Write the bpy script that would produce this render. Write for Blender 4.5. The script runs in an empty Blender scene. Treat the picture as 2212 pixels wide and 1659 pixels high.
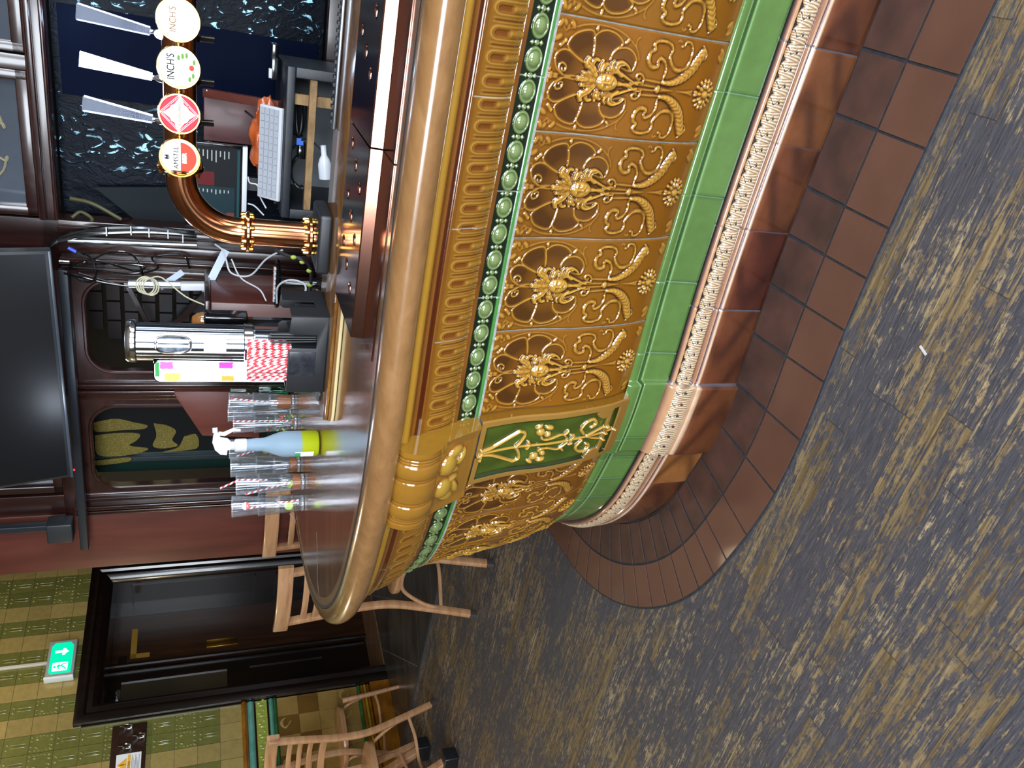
import bpy, bmesh, math, random
import numpy as np
from mathutils import Vector, Matrix
RND = random.Random(11)
SC = bpy.context.scene
COL = SC.collection
PI = math.pi
# ---------------------------------------------------------------- camera model (photo taken with the phone on its side)
FPX = 1660.0; PIT = math.radians(22.0); HC = 1.40
CP, SP = math.cos(PIT), math.sin(PIT)
def ray(x, y):
    r = (829.5 - y) / FPX; d = (x - 1106) / FPX
    return (r, CP - d * SP, -SP - d * CP)
def PZ(x, y, z):
    r = ray(x, y); t = (z - HC) / r[2]
    return Vector((r[0] * t, r[1] * t, z))
def PP(x, y, D, n=(.447, .894)):
    r = ray(x, y); t = D / (r[0] * n[0] + r[1] * n[1])
    return Vector((r[0] * t, r[1] * t, HC + r[2] * t))
AX = Vector((-.8944, .4472, 0)); BX = Vector((.4472, .8944, 0)); ZX = Vector((0, 0, 1))   # along the bar (to the left), into the bar, up
cam = bpy.data.cameras.new('camera'); co = bpy.data.objects.new('camera', cam); COL.objects.link(co)
cam.sensor_width = 36; cam.lens = 36 * FPX / 2212; cam.clip_start = .02
xr = Vector((0, -SP, -CP)); yr = Vector((1, 0, 0)); zr = Vector((0, -CP, SP))
co.matrix_world = Matrix(((xr.x, yr.x, zr.x, 0), (xr.y, yr.y, zr.y, 0), (xr.z, yr.z, zr.z, HC), (0, 0, 0, 1)))
SC.camera = co
# ---------------------------------------------------------------- materials
def srgb(h):
    h = h.lstrip('#'); c = [int(h[i:i + 2], 16) / 255 for i in (0, 2, 4)]
    return tuple(v / 12.92 if v <= .04045 else ((v + .055) / 1.055) ** 2.4 for v in c) + (1,)
def C4(c): return srgb(c) if isinstance(c, str) else (tuple(c) + (1,) if len(c) == 3 else tuple(c))
class NT:
    def __init__(s, name):
        s.m = bpy.data.materials.new(name); s.m.use_nodes = True; s.t = s.m.node_tree; s.t.nodes.clear()
        s.out = s.n('ShaderNodeOutputMaterial'); s.b = s.n('ShaderNodeBsdfPrincipled'); s.l(s.b.outputs[0], s.out.inputs[0])
    def n(s, t, **k):
        o = s.t.nodes.new(t)
        for a, v in k.items(): setattr(o, a, v)
        return o
    def l(s, a, b): s.t.links.new(a, b)
    def coord(s, scale=(1, 1, 1), rot=(0, 0, 0), kind='Object', loc=(0, 0, 0)):
        c = s.n('ShaderNodeTexCoord'); m = s.n('ShaderNodeMapping')
        m.inputs['Scale'].default_value = scale; m.inputs['Rotation'].default_value = rot; m.inputs['Location'].default_value = loc
        s.l(c.outputs[kind], m.inputs[0]); return m.outputs[0]
    def noise(s, v, scale=5, detail=4, rough=.55, dist=0):
        o = s.n('ShaderNodeTexNoise'); o.inputs['Scale'].default_value = scale; o.inputs['Detail'].default_value = detail
        o.inputs['Roughness'].default_value = rough; o.inputs['Distortion'].default_value = dist; s.l(v, o.inputs['Vector']); return o.outputs[0]
    def ramp(s, f, stops, interp='LINEAR'):
        o = s.n('ShaderNodeValToRGB'); e = o.color_ramp; e.interpolation = interp
        while len(e.elements) > 1: e.elements.remove(e.elements[-1])
        for i, (p, c) in enumerate(stops):
            el = e.elements[0] if i == 0 else e.elements.new(p)
            el.position = p; el.color = C4(c)
        s.l(f, o.inputs[0]); return o.outputs[0]
    def mix(s, f, a, b, mode='MIX'):
        o = s.n('ShaderNodeMix', data_type='RGBA', blend_type=mode)
        for i, v in ((0, f), (6, a), (7, b)):
            if hasattr(v, 'is_linked') or hasattr(v, 'links'): s.l(v, o.inputs[i])
            else: o.inputs[i].default_value = v if i == 0 else C4(v)
        return o.outputs[2]
    def math(s, op, a, b=None):
        o = s.n('ShaderNodeMath', operation=op)
        for i, v in ((0, a), (1, b)):
            if v is None: continue
            if hasattr(v, 'links'): s.l(v, o.inputs[i])
            else: o.inputs[i].default_value = v
        return o.outputs[0]
    def bump(s, h, strength=.3, dist=.01):
        o = s.n('ShaderNodeBump'); o.inputs['Strength'].default_value = strength; o.inputs['Distance'].default_value = dist
        s.l(h, o.inputs['Height']); s.l(o.outputs[0], s.b.inputs['Normal']); return o
    def set(s, **k):
        al = dict(col='Base Color', rough='Roughness', metal='Metallic', coat='Coat Weight', coatr='Coat Roughness', ior='IOR', trans='Transmission Weight', spec='Specular IOR Level', emis='Emission Color', emist='Emission Strength', alpha='Alpha', sss='Subsurface Weight')
        for a, v in k.items():
            i = s.b.inputs[al[a]]
            if hasattr(v, 'links'): s.l(v, i)
            else: i.default_value = C4(v) if a in ('col', 'emis') else v
        return s
def pm(name, col, rough=.5, metal=0, coat=0, col2=None, ns=6, bump=0, bs=80, **k):
    t = NT(name); t.set(col=col, rough=rough, metal=metal, coat=coat, coatr=.06, **k)
    if col2:
        v = t.coord(); f = t.ramp(t.noise(v, ns), [(.35, col), (.7, col2)]); t.set(col=f)
    if bump: t.bump(t.noise(t.coord(), bs, 3), bump, .002)
    return t.m
def woodmat(name, c1, c2, c3, rot=0, rough=.35, coat=.3, stretch=(2, 40, 40), ns=1.0, bump=.1, rotv=None):
    t = NT(name); v = t.coord(stretch, rotv or (0, 0, rot)); n1 = t.noise(v, ns, 6, .6, .4)
    c = t.ramp(n1, [(.25, c1), (.5, c2), (.75, c3)])
    n2 = t.noise(t.coord((1, 1, 1)), 3, 3); c = t.mix(t.math('MULTIPLY', n2, .5), c, c1)
    t.set(col=c, rough=rough, coat=coat, coatr=.12); t.bump(n1, bump, .002); return t.m
def emat(name, col, st, base=(0, 0, 0)):
    t = NT(name); t.set(col=base, emis=col, emist=st, rough=.5, spec=.15); return t.m
def vcol(name, rough=.12, coat=.6, noise=.12, bump=.05, spec=.5, coatr=.05):
    """glazed pottery: the colour of the glaze is stored per vertex as the potter painted it"""
    t = NT(name); a = t.n('ShaderNodeAttribute', attribute_name='Col')
    v = t.coord(); n1 = t.noise(v, 28, 4); n2 = t.noise(v, 190, 2)
    c = t.mix(t.math('MULTIPLY', n1, noise * 2.2), a.outputs[0], t.mix(1.0, a.outputs[0], (.45, .38, .32), 'MULTIPLY'))
    t.set(col=c, rough=rough, coat=coat, coatr=coatr, spec=spec); t.bump(t.math('ADD', n2, t.math('MULTIPLY', n1, 1.5)), bump, .002); return t.m
# ---------------------------------------------------------------- objects
def thing(name, label, cat, loc=(0, 0, 0), group=None):
    o = bpy.data.objects.new(name, None); COL.objects.link(o); o.location = loc; o.empty_display_size = .1
    return tag(o, label, cat, group)
def tag(o, label=None, cat=None, group=None, kind=None):
    if label: o['label'] = label
    if cat: o['category'] = cat
    if group: o['group'] = group
    if kind: o['kind'] = kind
    return o
def adopt(o, parent):
    o.parent = parent
    if parent.parent is None: o.matrix_parent_inverse = Matrix.Translation(-Vector(parent.location))
    return o
def mk(name, me, mats, parent=None, local=False):
    o = bpy.data.objects.new(name, me); COL.objects.link(o)
    for m in (mats if isinstance(mats, (list, tuple)) else [mats]): me.materials.append(m)
    if parent is not None:
        if local: o.parent = parent
        else: adopt(o, parent)
    return o
def shade(me, ang=35):
    n = len(me.polygons)
    if n:
        me.polygons.foreach_set('use_smooth', np.ones(n, bool)); me.set_sharp_from_angle(angle=math.radians(ang))
    me.update(); return me
class MB:
    def __init__(s): s.v = []; s.f = []; s.mi = []; s.M = Matrix.Identity(4); s.cur = 0
    def at(s, origin=(0, 0, 0), X=(1, 0, 0), Y=(0, 1, 0), Z=(0, 0, 1)):
        X, Y, Z, o = Vector(X), Vector(Y), Vector(Z), Vector(origin)
        s.M = Matrix(((X.x, Y.x, Z.x, o.x), (X.y, Y.y, Z.y, o.y), (X.z, Y.z, Z.z, o.z), (0, 0, 0, 1))); return s
    def add(s, vs, fs):
        b = len(s.v); flip = s.M.to_3x3().determinant() < 0
        s.v += [tuple(s.M @ Vector(p)) for p in vs]
        for f in fs: s.f.append([b + i for i in (reversed(f) if flip else f)]); s.mi.append(s.cur)
        return s
    def box(s, a, b, bev=0):
        x0, y0, z0 = [min(p, q) for p, q in zip(a, b)]; x1, y1, z1 = [max(p, q) for p, q in zip(a, b)]
        if bev:
            bm = bmesh.new(); bmesh.ops.create_cube(bm, size=1)
            for v in bm.verts: v.co = ((x0 + x1) / 2 + v.co.x * (x1 - x0), (y0 + y1) / 2 + v.co.y * (y1 - y0), (z0 + z1) / 2 + v.co.z * (z1 - z0))
            bmesh.ops.bevel(bm, geom=bm.edges[:], offset=min(bev, .49 * min(x1 - x0, y1 - y0, z1 - z0)), segments=3, affect='EDGES', profile=.5)
            bm.verts.index_update(); s.add([v.co[:] for v in bm.verts], [[v.index for v in f.verts] for f in bm.faces]); bm.free(); return s
        return s.add([(x0, y0, z0), (x1, y0, z0), (x1, y1, z0), (x0, y1, z0), (x0, y0, z1), (x1, y0, z1), (x1, y1, z1), (x0, y1, z1)],
                     [(0, 3, 2, 1), (4, 5, 6, 7), (0, 1, 5, 4), (1, 2, 6, 5), (2, 3, 7, 6), (3, 0, 4, 7)])
    def prism(s, poly, z0, z1, bev=0):
        n = len(poly); ar = sum(poly[i][0] * poly[(i + 1) % n][1] - poly[(i + 1) % n][0] * poly[i][1] for i in range(n))
        if ar < 0: poly = poly[::-1]
        if bev:
            bm = bmesh.new(); vs = [bm.verts.new((x, y, z0)) for x, y in poly]; f = bm.faces.new(vs)
            r = bmesh.ops.extrude_face_region(bm, geom=[f])
            for v in r['geom']:
                if isinstance(v, bmesh.types.BMVert): v.co.z = z1
            bmesh.ops.recalc_face_normals(bm, faces=bm.faces[:])
            es = [e for e in bm.edges if abs(e.verts[0].co.z - e.verts[1].co.z) < 1e-6]
            bmesh.ops.bevel(bm, geom=es, offset=bev, segments=2, affect='EDGES', profile=.5)
            bm.verts.index_update(); s.add([v.co[:] for v in bm.verts], [[v.index for v in f.verts] for f in bm.faces]); bm.free(); return s
        return s.add([(x, y, z0) for x, y in poly] + [(x, y, z1) for x, y in poly], [list(range(n))[::-1], list(range(n, 2 * n))] + [(i, (i + 1) % n, n + (i + 1) % n, n + i) for i in range(n)])
    def lathe(s, prof, n=32, cap=True, a0=0, a1=2 * PI):
        vs = []; fs = []; full = abs(a1 - a0 - 2 * PI) < 1e-6; m = n if full else n + 1
        for r, z in prof:
            for i in range(m):
                a = a0 + (a1 - a0) * i / n; vs.append((r * math.cos(a), r * math.sin(a), z))
        for j in range(len(prof) - 1):
            for i in range(n):
                k = (i + 1) % m; fs.append((j * m + i, j * m + k, (j + 1) * m + k, (j + 1) * m + i))
        if cap and full:
            if prof[0][0] > 1e-5: fs.append(list(range(m))[::-1])
            if prof[-1][0] > 1e-5: fs.append([(len(prof) - 1) * m + i for i in range(m)])
        return s.add(vs, fs)
    def cyl(s, r, z0, z1, n=24, bev=0):
        if bev: return s.lathe([(r - bev, z0), (r, z0 + bev), (r, z1 - bev), (r - bev, z1)], n)
        return s.lathe([(r, z0), (r, z1)], n)
    def tube(s, pts, rad, n=10, cap=True, closed=False, flat=None):
        P = [Vector(p) for p in pts]; N = len(P); rs = rad if isinstance(rad, (list, tuple)) else [rad] * N
        vs = []; fs = []; up = None
        for i in range(N):
            if closed: t = P[(i + 1) % N] - P[i - 1]
            else: t = P[min(i + 1, N - 1)] - P[max(i - 1, 0)]
            t.normalize()
            if up is None:
                up = Vector((0, 0, 1)) if abs(t.z) < .95 else Vector((0, 1, 0))
                if flat and len(flat) > 1: up = Vector(flat[1])
            u = (up - t * up.dot(t)).normalized(); w = t.cross(u); up = u
            for k in range(n):
                a = 2 * PI * k / n; c, d = math.cos(a), math.sin(a)
                if flat: # rounded rectangle: first half-size along w, second along u
                    e = .28; c = math.copysign(abs(c) ** e, c) if abs(c) > 1e-9 else 0; d = math.copysign(abs(d) ** e, d) if abs(d) > 1e-9 else 0
                    vs.append(tuple(P[i] + w * c * rs[i] * flat[0] + u * d * rs[i]))
                else: vs.append(tuple(P[i] + u * c * rs[i] + w * d * rs[i]))
        for i in range(N - 1 + (1 if closed else 0)):
            for k in range(n):
                a, b = i * n + k, i * n + (k + 1) % n; c = ((i + 1) % N) * n + (k + 1) % n; d = ((i + 1) % N) * n + k
                fs.append((a, b, c, d))
        if cap and not closed: fs.append(list(range(n))[::-1]); fs.append([(N - 1) * n + k for k in range(n)])
        return s.add(vs, fs)
    def bar(s, p, q, w, h, up=(0, 0, 1), bev=0):
        p, q = Vector(p), Vector(q); t = q - p; L = t.length; t.normalize(); up = Vector(up); u = (up - t * up.dot(t)).normalized(); r = t.cross(u)
        M = s.M; s.M = M @ Matrix(((t.x, r.x, u.x, p.x), (t.y, r.y, u.y, p.y), (t.z, r.z, u.z, p.z), (0, 0, 0, 1)))
        s.box((0, -w / 2, -h / 2), (L, w / 2, h / 2), bev); s.M = M; return s
    def sphere(s, c, r, n=16, sc=(1, 1, 1)):
        M = s.M; s.M = M @ Matrix.Translation(Vector(c)) @ Matrix.Diagonal((r * sc[0], r * sc[1], r * sc[2], 1))
        s.lathe([(math.sin(PI * i / n) if 0 < i < n else 0, -math.cos(PI * i / n)) for i in range(n + 1)], n * 2 if n < 8 else n, cap=False); s.M = M; return s
    def mesh(s, name, ang=35):
        me = bpy.data.meshes.new(name); me.from_pydata(s.v, [], s.f)
        me.polygons.foreach_set('material_index', s.mi); bm = bmesh.new(); bm.from_mesh(me)
        bmesh.ops.remove_doubles(bm, verts=bm.verts, dist=1e-6); bmesh.ops.recalc_face_normals(bm, faces=bm.faces[:]) if getattr(s, 'recalc', False) else None
        bm.to_mesh(me); bm.free(); return shade(me, ang)
    def build(s, name, mats, parent=None, ang=35, local=False):
        return mk(name, s.mesh(name, ang), mats, parent, local)
def grid_mesh(name, P, cols=None, ang=60, closed=False):
    """P: (m,n,3) array of points -> smooth grid, cols: (m,n,3) glaze colours"""
    m, n = P.shape[:2]; idx = np.arange(m * n).reshape(m, n)
    q = np.stack([idx[:-1, :-1], idx[1:, :-1], idx[1:, 1:], idx[:-1, 1:]], -1).reshape(-1, 4)
    me = bpy.data.meshes.new(name); me.vertices.add(m * n); me.vertices.foreach_set('co', P.reshape(-1).astype(np.float32))
    me.loops.add(q.size); me.loops.foreach_set('vertex_index', q.reshape(-1).astype(np.int32))
    me.polygons.add(len(q)); me.polygons.foreach_set('loop_start', np.arange(0, q.size, 4, dtype=np.int32))
    if cols is not None:
        a = me.color_attributes.new('Col', 'FLOAT_COLOR', 'POINT'); c = np.ones((m * n, 4), np.float32); c[:, :3] = cols.reshape(-1, 3); a.data.foreach_set('color', c.reshape(-1))
    me.polygons.foreach_set('use_smooth', np.ones(len(q), bool)); me.update(calc_edges=True); me.validate()
    if ang < 60: me.set_sharp_from_angle(angle=math.radians(ang))
    return me
def text_mesh(txt, size, depth=.0006, align='CENTER', sx=1.0, bold=0.0):
    cu = bpy.data.curves.new('lettering', 'FONT'); cu.body = txt; cu.size = size; cu.align_x = align; cu.align_y = 'CENTER'; cu.extrude = depth; cu.offset = bold
    o = bpy.data.objects.new('lettering', cu); COL.objects.link(o); dg = bpy.context.evaluated_depsgraph_get()
    me = bpy.data.meshes.new_from_object(o.evaluated_get(dg)); COL.objects.unlink(o); bpy.data.objects.remove(o)
    if sx != 1: me.transform(Matrix.Diagonal((sx, 1, 1, 1)))
    return me
def lettering(txt, size, origin, X, Y, m, parent, name='lettering', **k):
    me = text_mesh(txt, size, **k); X, Y = Vector(X).normalized(), Vector(Y).normalized(); Z = X.cross(Y); o = Vector(origin)
    me.transform(Matrix(((X.x, Y.x, Z.x, o.x), (X.y, Y.y, Z.y, o.y), (X.z, Y.z, Z.z, o.z), (0, 0, 0, 1))))
    return mk(name, me, m, parent)
def catmull(P, n=12):
    P = [Vector(p) for p in P]; Q = [2 * P[0] - P[1]] + P + [2 * P[-1] - P[-2]]; out = []
    for i in range(1, len(Q) - 2):
        a, b, c, d = Q[i - 1], Q[i], Q[i + 1], Q[i + 2]
        for k in range(n):
            t = k / n; out.append(.5 * ((2 * b) + (c - a) * t + (2 * a - 5 * b + 4 * c - d) * t * t + (3 * b - a - 3 * c + d) * t ** 3))
    out.append(P[-1]); return out
def hsv(c): return np.array(C4(c)[:3])
# ================================================================ THE BAR
# plan of the bar front (outer line of the plinth), measured on the floor; runs from the right, round the end, to the back
_cp = [(2.45, .17), (1.7, .70), (1.25, 1.005), (.853, 1.275), (.662, 1.396), (.444, 1.531), (.223, 1.657), (.006, 1.772), (-.14, 1.868), (-.245, 1.965), (-.325, 2.045), (-.39, 2.125), (-.44, 2.215), (-.474, 2.31), (-.495, 2.41), (-.500, 2.51), (-.488, 2.61), (-.46, 2.70), (-.415, 2.80), (-.365, 2.90), (-.31, 3.01), (-.255, 3.12)]
_c = np.array([(p.x, p.y) for p in catmull([(x, y, 0) for x, y in _cp], 20)])
_d = np.r_[0, np.cumsum(np.hypot(*np.diff(_c, axis=0).T))]
SL = _d[-1]
_ss = np.linspace(0, SL, 1200); _cx = np.interp(_ss, _d, _c[:, 0]); _cy = np.interp(_ss, _d, _c[:, 1])
def _sm(a, k=25):
    p = np.r_[2 * a[0] - a[k:0:-1], a, 2 * a[-1] - a[-2:-k - 2:-1]]; return np.convolve(p, np.ones(2 * k + 1) / (2 * k + 1), 'valid')
_cx, _cy = _sm(_cx, 20), _sm(_cy, 20)
_tx, _ty = np.gradient(_cx), np.gradient(_cy); _tl = np.hypot(_tx, _ty); _nx, _ny = _sm(-_ty / _tl, 12), _sm(_tx / _tl, 12)
_nl = np.hypot(_nx, _ny); _nx, _ny = _nx / _nl, _ny / _nl
def bar_pt(s, o, z):
    """arrays: arc position s, outward offset o, height z -> xyz"""
    s = np.asarray(s, float); x = np.interp(s, _ss, _cx) + np.interp(s, _ss, _nx) * o; y = np.interp(s, _ss, _cy) + np.interp(s, _ss, _ny) * o
    return np.stack([x, y, np.broadcast_to(z, x.shape)], -1)
def bar_s(p, o):
    x, y = _cx + _nx * o, _cy + _ny * o; return float(_ss[np.argmin((x - p[0]) ** 2 + (y - p[1]) ** 2)])
def V(a): return Vector(tuple(float(t) for t in a))
SEAM = [bar_s(PZ(x, y, .787), .09) for x, y in ((1203.8, 24.4), (1155, 283.5), (1107.5, 512.6), (1066.8, 712))]
SP0 = bar_s(PZ(1030.5, 884, .787), .09); SP1 = bar_s(PZ(1006, 1036, .787), .09)      # pilaster, right and left edge
SE1 = bar_s(PZ(975, 1147, .787), .09)
PANELS = []
s = SEAM[0]
while s > .3: PANELS.append((s - .222, s)); s -= .222
PANELS += [(SEAM[0], SEAM[1]), (SEAM[1], SEAM[2]), (SEAM[2], SEAM[3]), (SEAM[3], SP0), (SP1 - .004, SE1)]
s = SE1
while s + .17 < SL: PANELS.append((s, s + .17)); s += .17
S_END = s
# ---------------------------------------------------------------- relief of the big amber tiles
def blur(a, k):
    for ax in (0, 1):
        p = np.pad(a, [(k + 1, k) if i == ax else (0, 0) for i in (0, 1)], mode='edge'); c = np.cumsum(p, axis=ax)
        a = (np.take(c, range(2 * k + 1, c.shape[ax]), ax) - np.take(c, range(0, c.shape[ax] - 2 * k - 1), ax)) / (2 * k + 1)
    return a
def seg_d(X, Y, P):
    d = np.full(X.shape, 9.); tt = np.zeros(X.shape); L = 0; P = np.array(P); tot = np.hypot(*np.diff(P, axis=0).T).sum() + 1e-9
    for (x1, y1), (x2, y2) in zip(P[:-1], P[1:]):
        l2 = (x2 - x1) ** 2 + (y2 - y1) ** 2 + 1e-12; t = np.clip(((X - x1) * (x2 - x1) + (Y - y1) * (y2 - y1)) / l2, 0, 1)
        q = np.hypot(X - x1 - t * (x2 - x1), Y - y1 - t * (y2 - y1)); m = q < d; d[m] = q[m]; tt[m] = (L + t[m] * l2 ** .5) / tot; L += l2 ** .5
    return d, tt
def inside(X, Y, P):
    r = np.zeros(X.shape, bool); n = len(P)
    for i in range(n):
        (x1, y1), (x2, y2) = P[i], P[(i + 1) % n]
        if y1 != y2: r ^= ((y1 > Y) != (y2 > Y)) & (X < (x2 - x1) * (Y - y1) / (y2 - y1) + x1)
    return r
def cr2(P, n=6): return [(p.x, p.y) for p in catmull([(x, y, 0) for x, y in P], n)]
TW, TH = .222, .464
def tile_px(x, y):      # sketch coordinates of the half tile -> metres from its axis / from its top
    ys = np.interp(x, [320, 800, 1250, 1600, 1880, 2050, 2200], [622, 645, 668, 665, 650, 620, 590]); ya = np.interp(x, [200, 1030, 1400, 1900, 2040], [1205, 1225, 1205, 1145, 1125])
    xi = (ya - y) / (ya - ys); f = (x - 208 - 112 * xi) / (1832 + 48 * xi)
    return xi * TW / 2, float(np.interp(f, [0, .269, .561, .854, 1], [0, .238, .498, .804, 1])) * TH
def relief_tile(nx=196, ny=400):
    hx = nx // 2; X, Y = np.meshgrid((np.arange(hx) + .5) / hx * TW / 2, np.linspace(0, TH, ny))
    H = np.zeros(X.shape); D = np.zeros(X.shape)                     # relief height (m) and dark glaze
    def line(P, w, h, taper=None, smooth=True):
        Q = [tile_px(*p) for p in P]; Q = cr2(Q) if smooth and len(Q) > 2 else Q; d, t = seg_d(X, Y, Q)
        ww = w if taper is None else w * np.interp(t, np.linspace(0, 1, len(taper)), taper)
        b = h * np.sqrt(np.clip(1 - (d / np.maximum(ww, 1e-5)) ** 2, 0, 1)); np.maximum(H, b, out=H); return d, t
    def lump(c, rx, ry, h, ang=0, add=False):
        x, y = tile_px(*c); ca, sa = math.cos(ang), math.sin(ang); u = ((X - x) * ca + (Y - y) * sa) / rx; v = (-(X - x) * sa + (Y - y) * ca) / ry
        b = h * np.sqrt(np.clip(1 - u * u - v * v, 0, 1)); np.maximum(H, (H + b if add else b), out=H)
    petals = [[(620, 1060), (560, 1035), (460, 965), (385, 945), (320, 980), (292, 1050), (315, 1140), (380, 1195), (520, 1195), (600, 1140)],
              [(620, 1055), (500, 990), (430, 920), (440, 860), (500, 790), (590, 750), (675, 738), (712, 765), (722, 850), (716, 950), (700, 985)],
              [(705, 985), (716, 880), (718, 800), (760, 750), (840, 722), (935, 740), (1000, 790), (1012, 840), (960, 880), (915, 930), (890, 1000), (800, 1030)],
              [(890, 1000), (910, 940), (960, 890), (1030, 866), (1090, 872), (1140, 910), (1162, 970), (1142, 1040), (1100, 1085), (1000, 1060)]]
    cxy = tile_px(720, 1225)
    for k, P in enumerate(petals):
        Q = cr2([tile_px(*p) for p in P] + [tile_px(*P[0])], 5); m = inside(X, Y, Q); d, t = seg_d(X, Y, Q)
        rr = np.hypot(X - cxy[0], (Y - cxy[1])); fade = np.clip((rr - .02) / .055, 0, 1)
        H[m] -= .0035 * np.clip(d[m] / .012, 0, 1); D[m] = np.maximum(D[m], (.28 + .5 * (fade[m] ** 2.0) * (1, .95, .8, .45)[k]) * np.clip(d[m] / .006, .2, 1))
        line(P[:-1] if k < 3 else P, .0017, .0036)
    # scrolls, rings and tendrils
    for P, w, h in [([(380, 1192), (340, 1150), (342, 1095), (375, 1075), (410, 1105), (400, 1150), (370, 1150), (368, 1125)], .0022, .004),
                    ([(520, 722), (600, 697), (700, 682), (800, 682), (900, 692), (980, 715), (1050, 750), (1120, 805), (1165, 860), (1185, 910), (1190, 960)], .0014, .0022),
                    ([(1165, 860), (1160, 810), (1175, 765), (1200, 748)], .0012, .002), ([(330, 1000), (290, 950), (262, 1000), (258, 1060)], .0012, .002),
                    ([(400, 770), (440, 745), (500, 735)], .0012, .002), ([(400, 770), (370, 720)], .0012, .002),
                    ([(1240, 1180), (1255, 1130), (1230, 1092), (1190, 1092), (1172, 1125), (1195, 1150), (1212, 1132)], .0024, .004),
                    ([(1250, 1136), (1340, 1136), (1440, 1135), (1500, 1128)], .0022, .003), ([(1150, 1205), (1240, 1192), (1390, 1190), (1580, 1192)], .002, .003),
                    ([(1620, 1188), (1700, 1170), (1780, 1145)], .003, .003), ([(1640, 1200), (1720, 1195), (1800, 1165)], .0022, .004),
                    ([(1680, 742), (1700, 705), (1740, 700), (1768, 725)], .0024, .004), ([(1610, 720), (1630, 700), (1650, 715)], .0014, .002)]: line(P, w, h)
    for c, rx, ry, h, a in [((345, 700), .010, .0055, .0035, .5), ((395, 690), .008, .005, .003, -.6), ((480, 705), .010, .0055, .0035, -.7), ((320, 835), .011, .006, .0035, 1.0), ((430, 730), .006, .004, .002, 0),
                            ((372, 885), .008, .004, .004, .6), ((400, 860), .005, .004, .005, 0), ((350, 905), .005, .004, .004, 0), ((745, 712), .007, .0035, .004, 0), ((1060, 805), .007, .0035, .004, .8), ((1080, 780), .004, .003, .003, 0),
                            ((1655, 752), .0035, .0035, .004, 0), ((1640, 715), .002, .002, .003, 0), ((1600, 1196), .004, .004, .005, 0), ((1392, 1200), .0085, .0065, .007, .6), ((235, 1150), .006, .004, .004, .5), ((250, 1190), .005, .006, .004, 0), ((300, 1195), .003, .008, .004, 0), ((430, 1200), .0018, .016, .004, 0)]: lump(c, rx, ry, h, a)
    # ribbon with banded highlights
    d, t = line([(1440, 1135), (1462, 1070), (1484, 1000), (1472, 935), (1430, 905), (1402, 930), (1392, 985), (1335, 1000), (1302, 950), (1322, 870), (1368, 830), (1362, 785), (1405, 748), (1480, 740), (1538, 762), (1548, 812), (1522, 870), (1542, 940), (1592, 980), (1680, 955), (1738, 880), (1768, 790), (1770, 725)],   .0043, .0045, [.55, .7, 1, 1.15, 1, .8, .7, .9, 1.1, .8, .45])
    H -= np.where(d < .004, .0012 * (np.sin(t * 70) > .3), 0)
    # swag of leaves
    G = cr2([tile_px(*p) for p in [(1455, 1128), (1530, 1115), (1610, 1075), (1690, 1015), (1770, 935), (1830, 850), (1890, 765)]]); d, t = seg_d(X, Y, G); w = .0045 + .0075 * np.sin(np.clip(t, 0, 1) * 2.2) ** 1.2
    m = d < w; scale = np.abs(np.sin(t * 34 + d / w * 2.4)) ** .5
    H[m] = np.maximum(H[m], (.0075 * np.sqrt(1 - (d[m] / w[m]) ** 2) + .0028 * scale[m] - .001)); D[m] = np.clip(.18 * (1 - scale[m]), 0, 1)
    ds = np.clip((w + .006 - d) / .006, 0, 1) * (~m) * (X > np.interp(Y, [p[1] for p in G], [p[0] for p in G])) * (t > .25); D = np.maximum(D, .75 * ds)
    line([(1900, 700), (1930, 760), (1905, 815), (1860, 830)], .002, .005)
    # flower of beads
    for r_, n_, b_, h_ in ((.0175, 10, .0062, .0085), (.0285, 15, .005, .006)):
        for i in range(n_):
            a = (i + .5) * 2 * PI / n_; x0, y0 = tile_px(1900, 1145)
            if y0 + r_ * math.sin(a) > TH - .002: continue
            u = (X - x0 - r_ * math.cos(a)); v = (Y - y0 - r_ * math.sin(a)); ca, sa = math.cos(a), math.sin(a)
            b = h_ * np.sqrt(np.clip(1 - ((u * ca + v * sa) / (b_ * 1.25)) ** 2 - ((-u * sa + v * ca) / (b_ * .8)) ** 2, 0, 1)); np.maximum(H, b, out=H)
    lump((1900, 1145), .0098, .012, .0125)
    for c in ((2100, 740), (2110, 700), (2080, 770)): lump(c, .006, .012, .004, .7)
    # leafy mask: radiating locks, brow, nose, cheeks, side leaves, beard
    def leaf(P, w_, h_, lobes=3):
        Q = cr2([tile_px(*p) for p in P], 8); d, t = seg_d(X, Y, Q); wv = w_ * (.35 + .75 * np.sin(np.clip(t, 0, 1) * 2.6 + .35)) * (.82 + .22 * np.abs(np.cos(t * PI * lobes))) * (t < .995)
        b = h_ * np.sqrt(np.clip(1 - (d / np.maximum(wv, 1e-4)) ** 2, 0, 1)) * (1 - .25 * t) - .0035 * np.exp(-(d / .0011) ** 2) * (t < .85) - .0016 * (np.abs(np.sin(t * PI * lobes * 1.5)) < .22) * (d < wv); np.maximum(H, b, out=H)
    leaf([(745, 1222), (640, 1222), (525, 1205)], .0085, .012, 3); leaf([(740, 1200), (655, 1165), (585, 1150)], .0065, .011, 2); leaf([(735, 1175), (690, 1100), (640, 1045), (672, 985)], .0085, .012, 3); leaf([(700, 1140), (690, 1060), (735, 1010), (780, 1020)], .005, .010, 2)
    leaf([(790, 1125), (825, 1060), (870, 1035)], .0058, .010, 2); leaf([(765, 1130), (800, 1050), (820, 1000)], .0045, .008, 2)
    fx, fy = tile_px(838, 1222); fu = X / .0185; fv = (Y - fy) / .0265; fr_ = fu ** 2 + fv ** 2; face = fr_ < 1; fh = .0135 * np.sqrt(np.clip(1 - fr_, 0, 1)) ** .7 + .002
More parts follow.
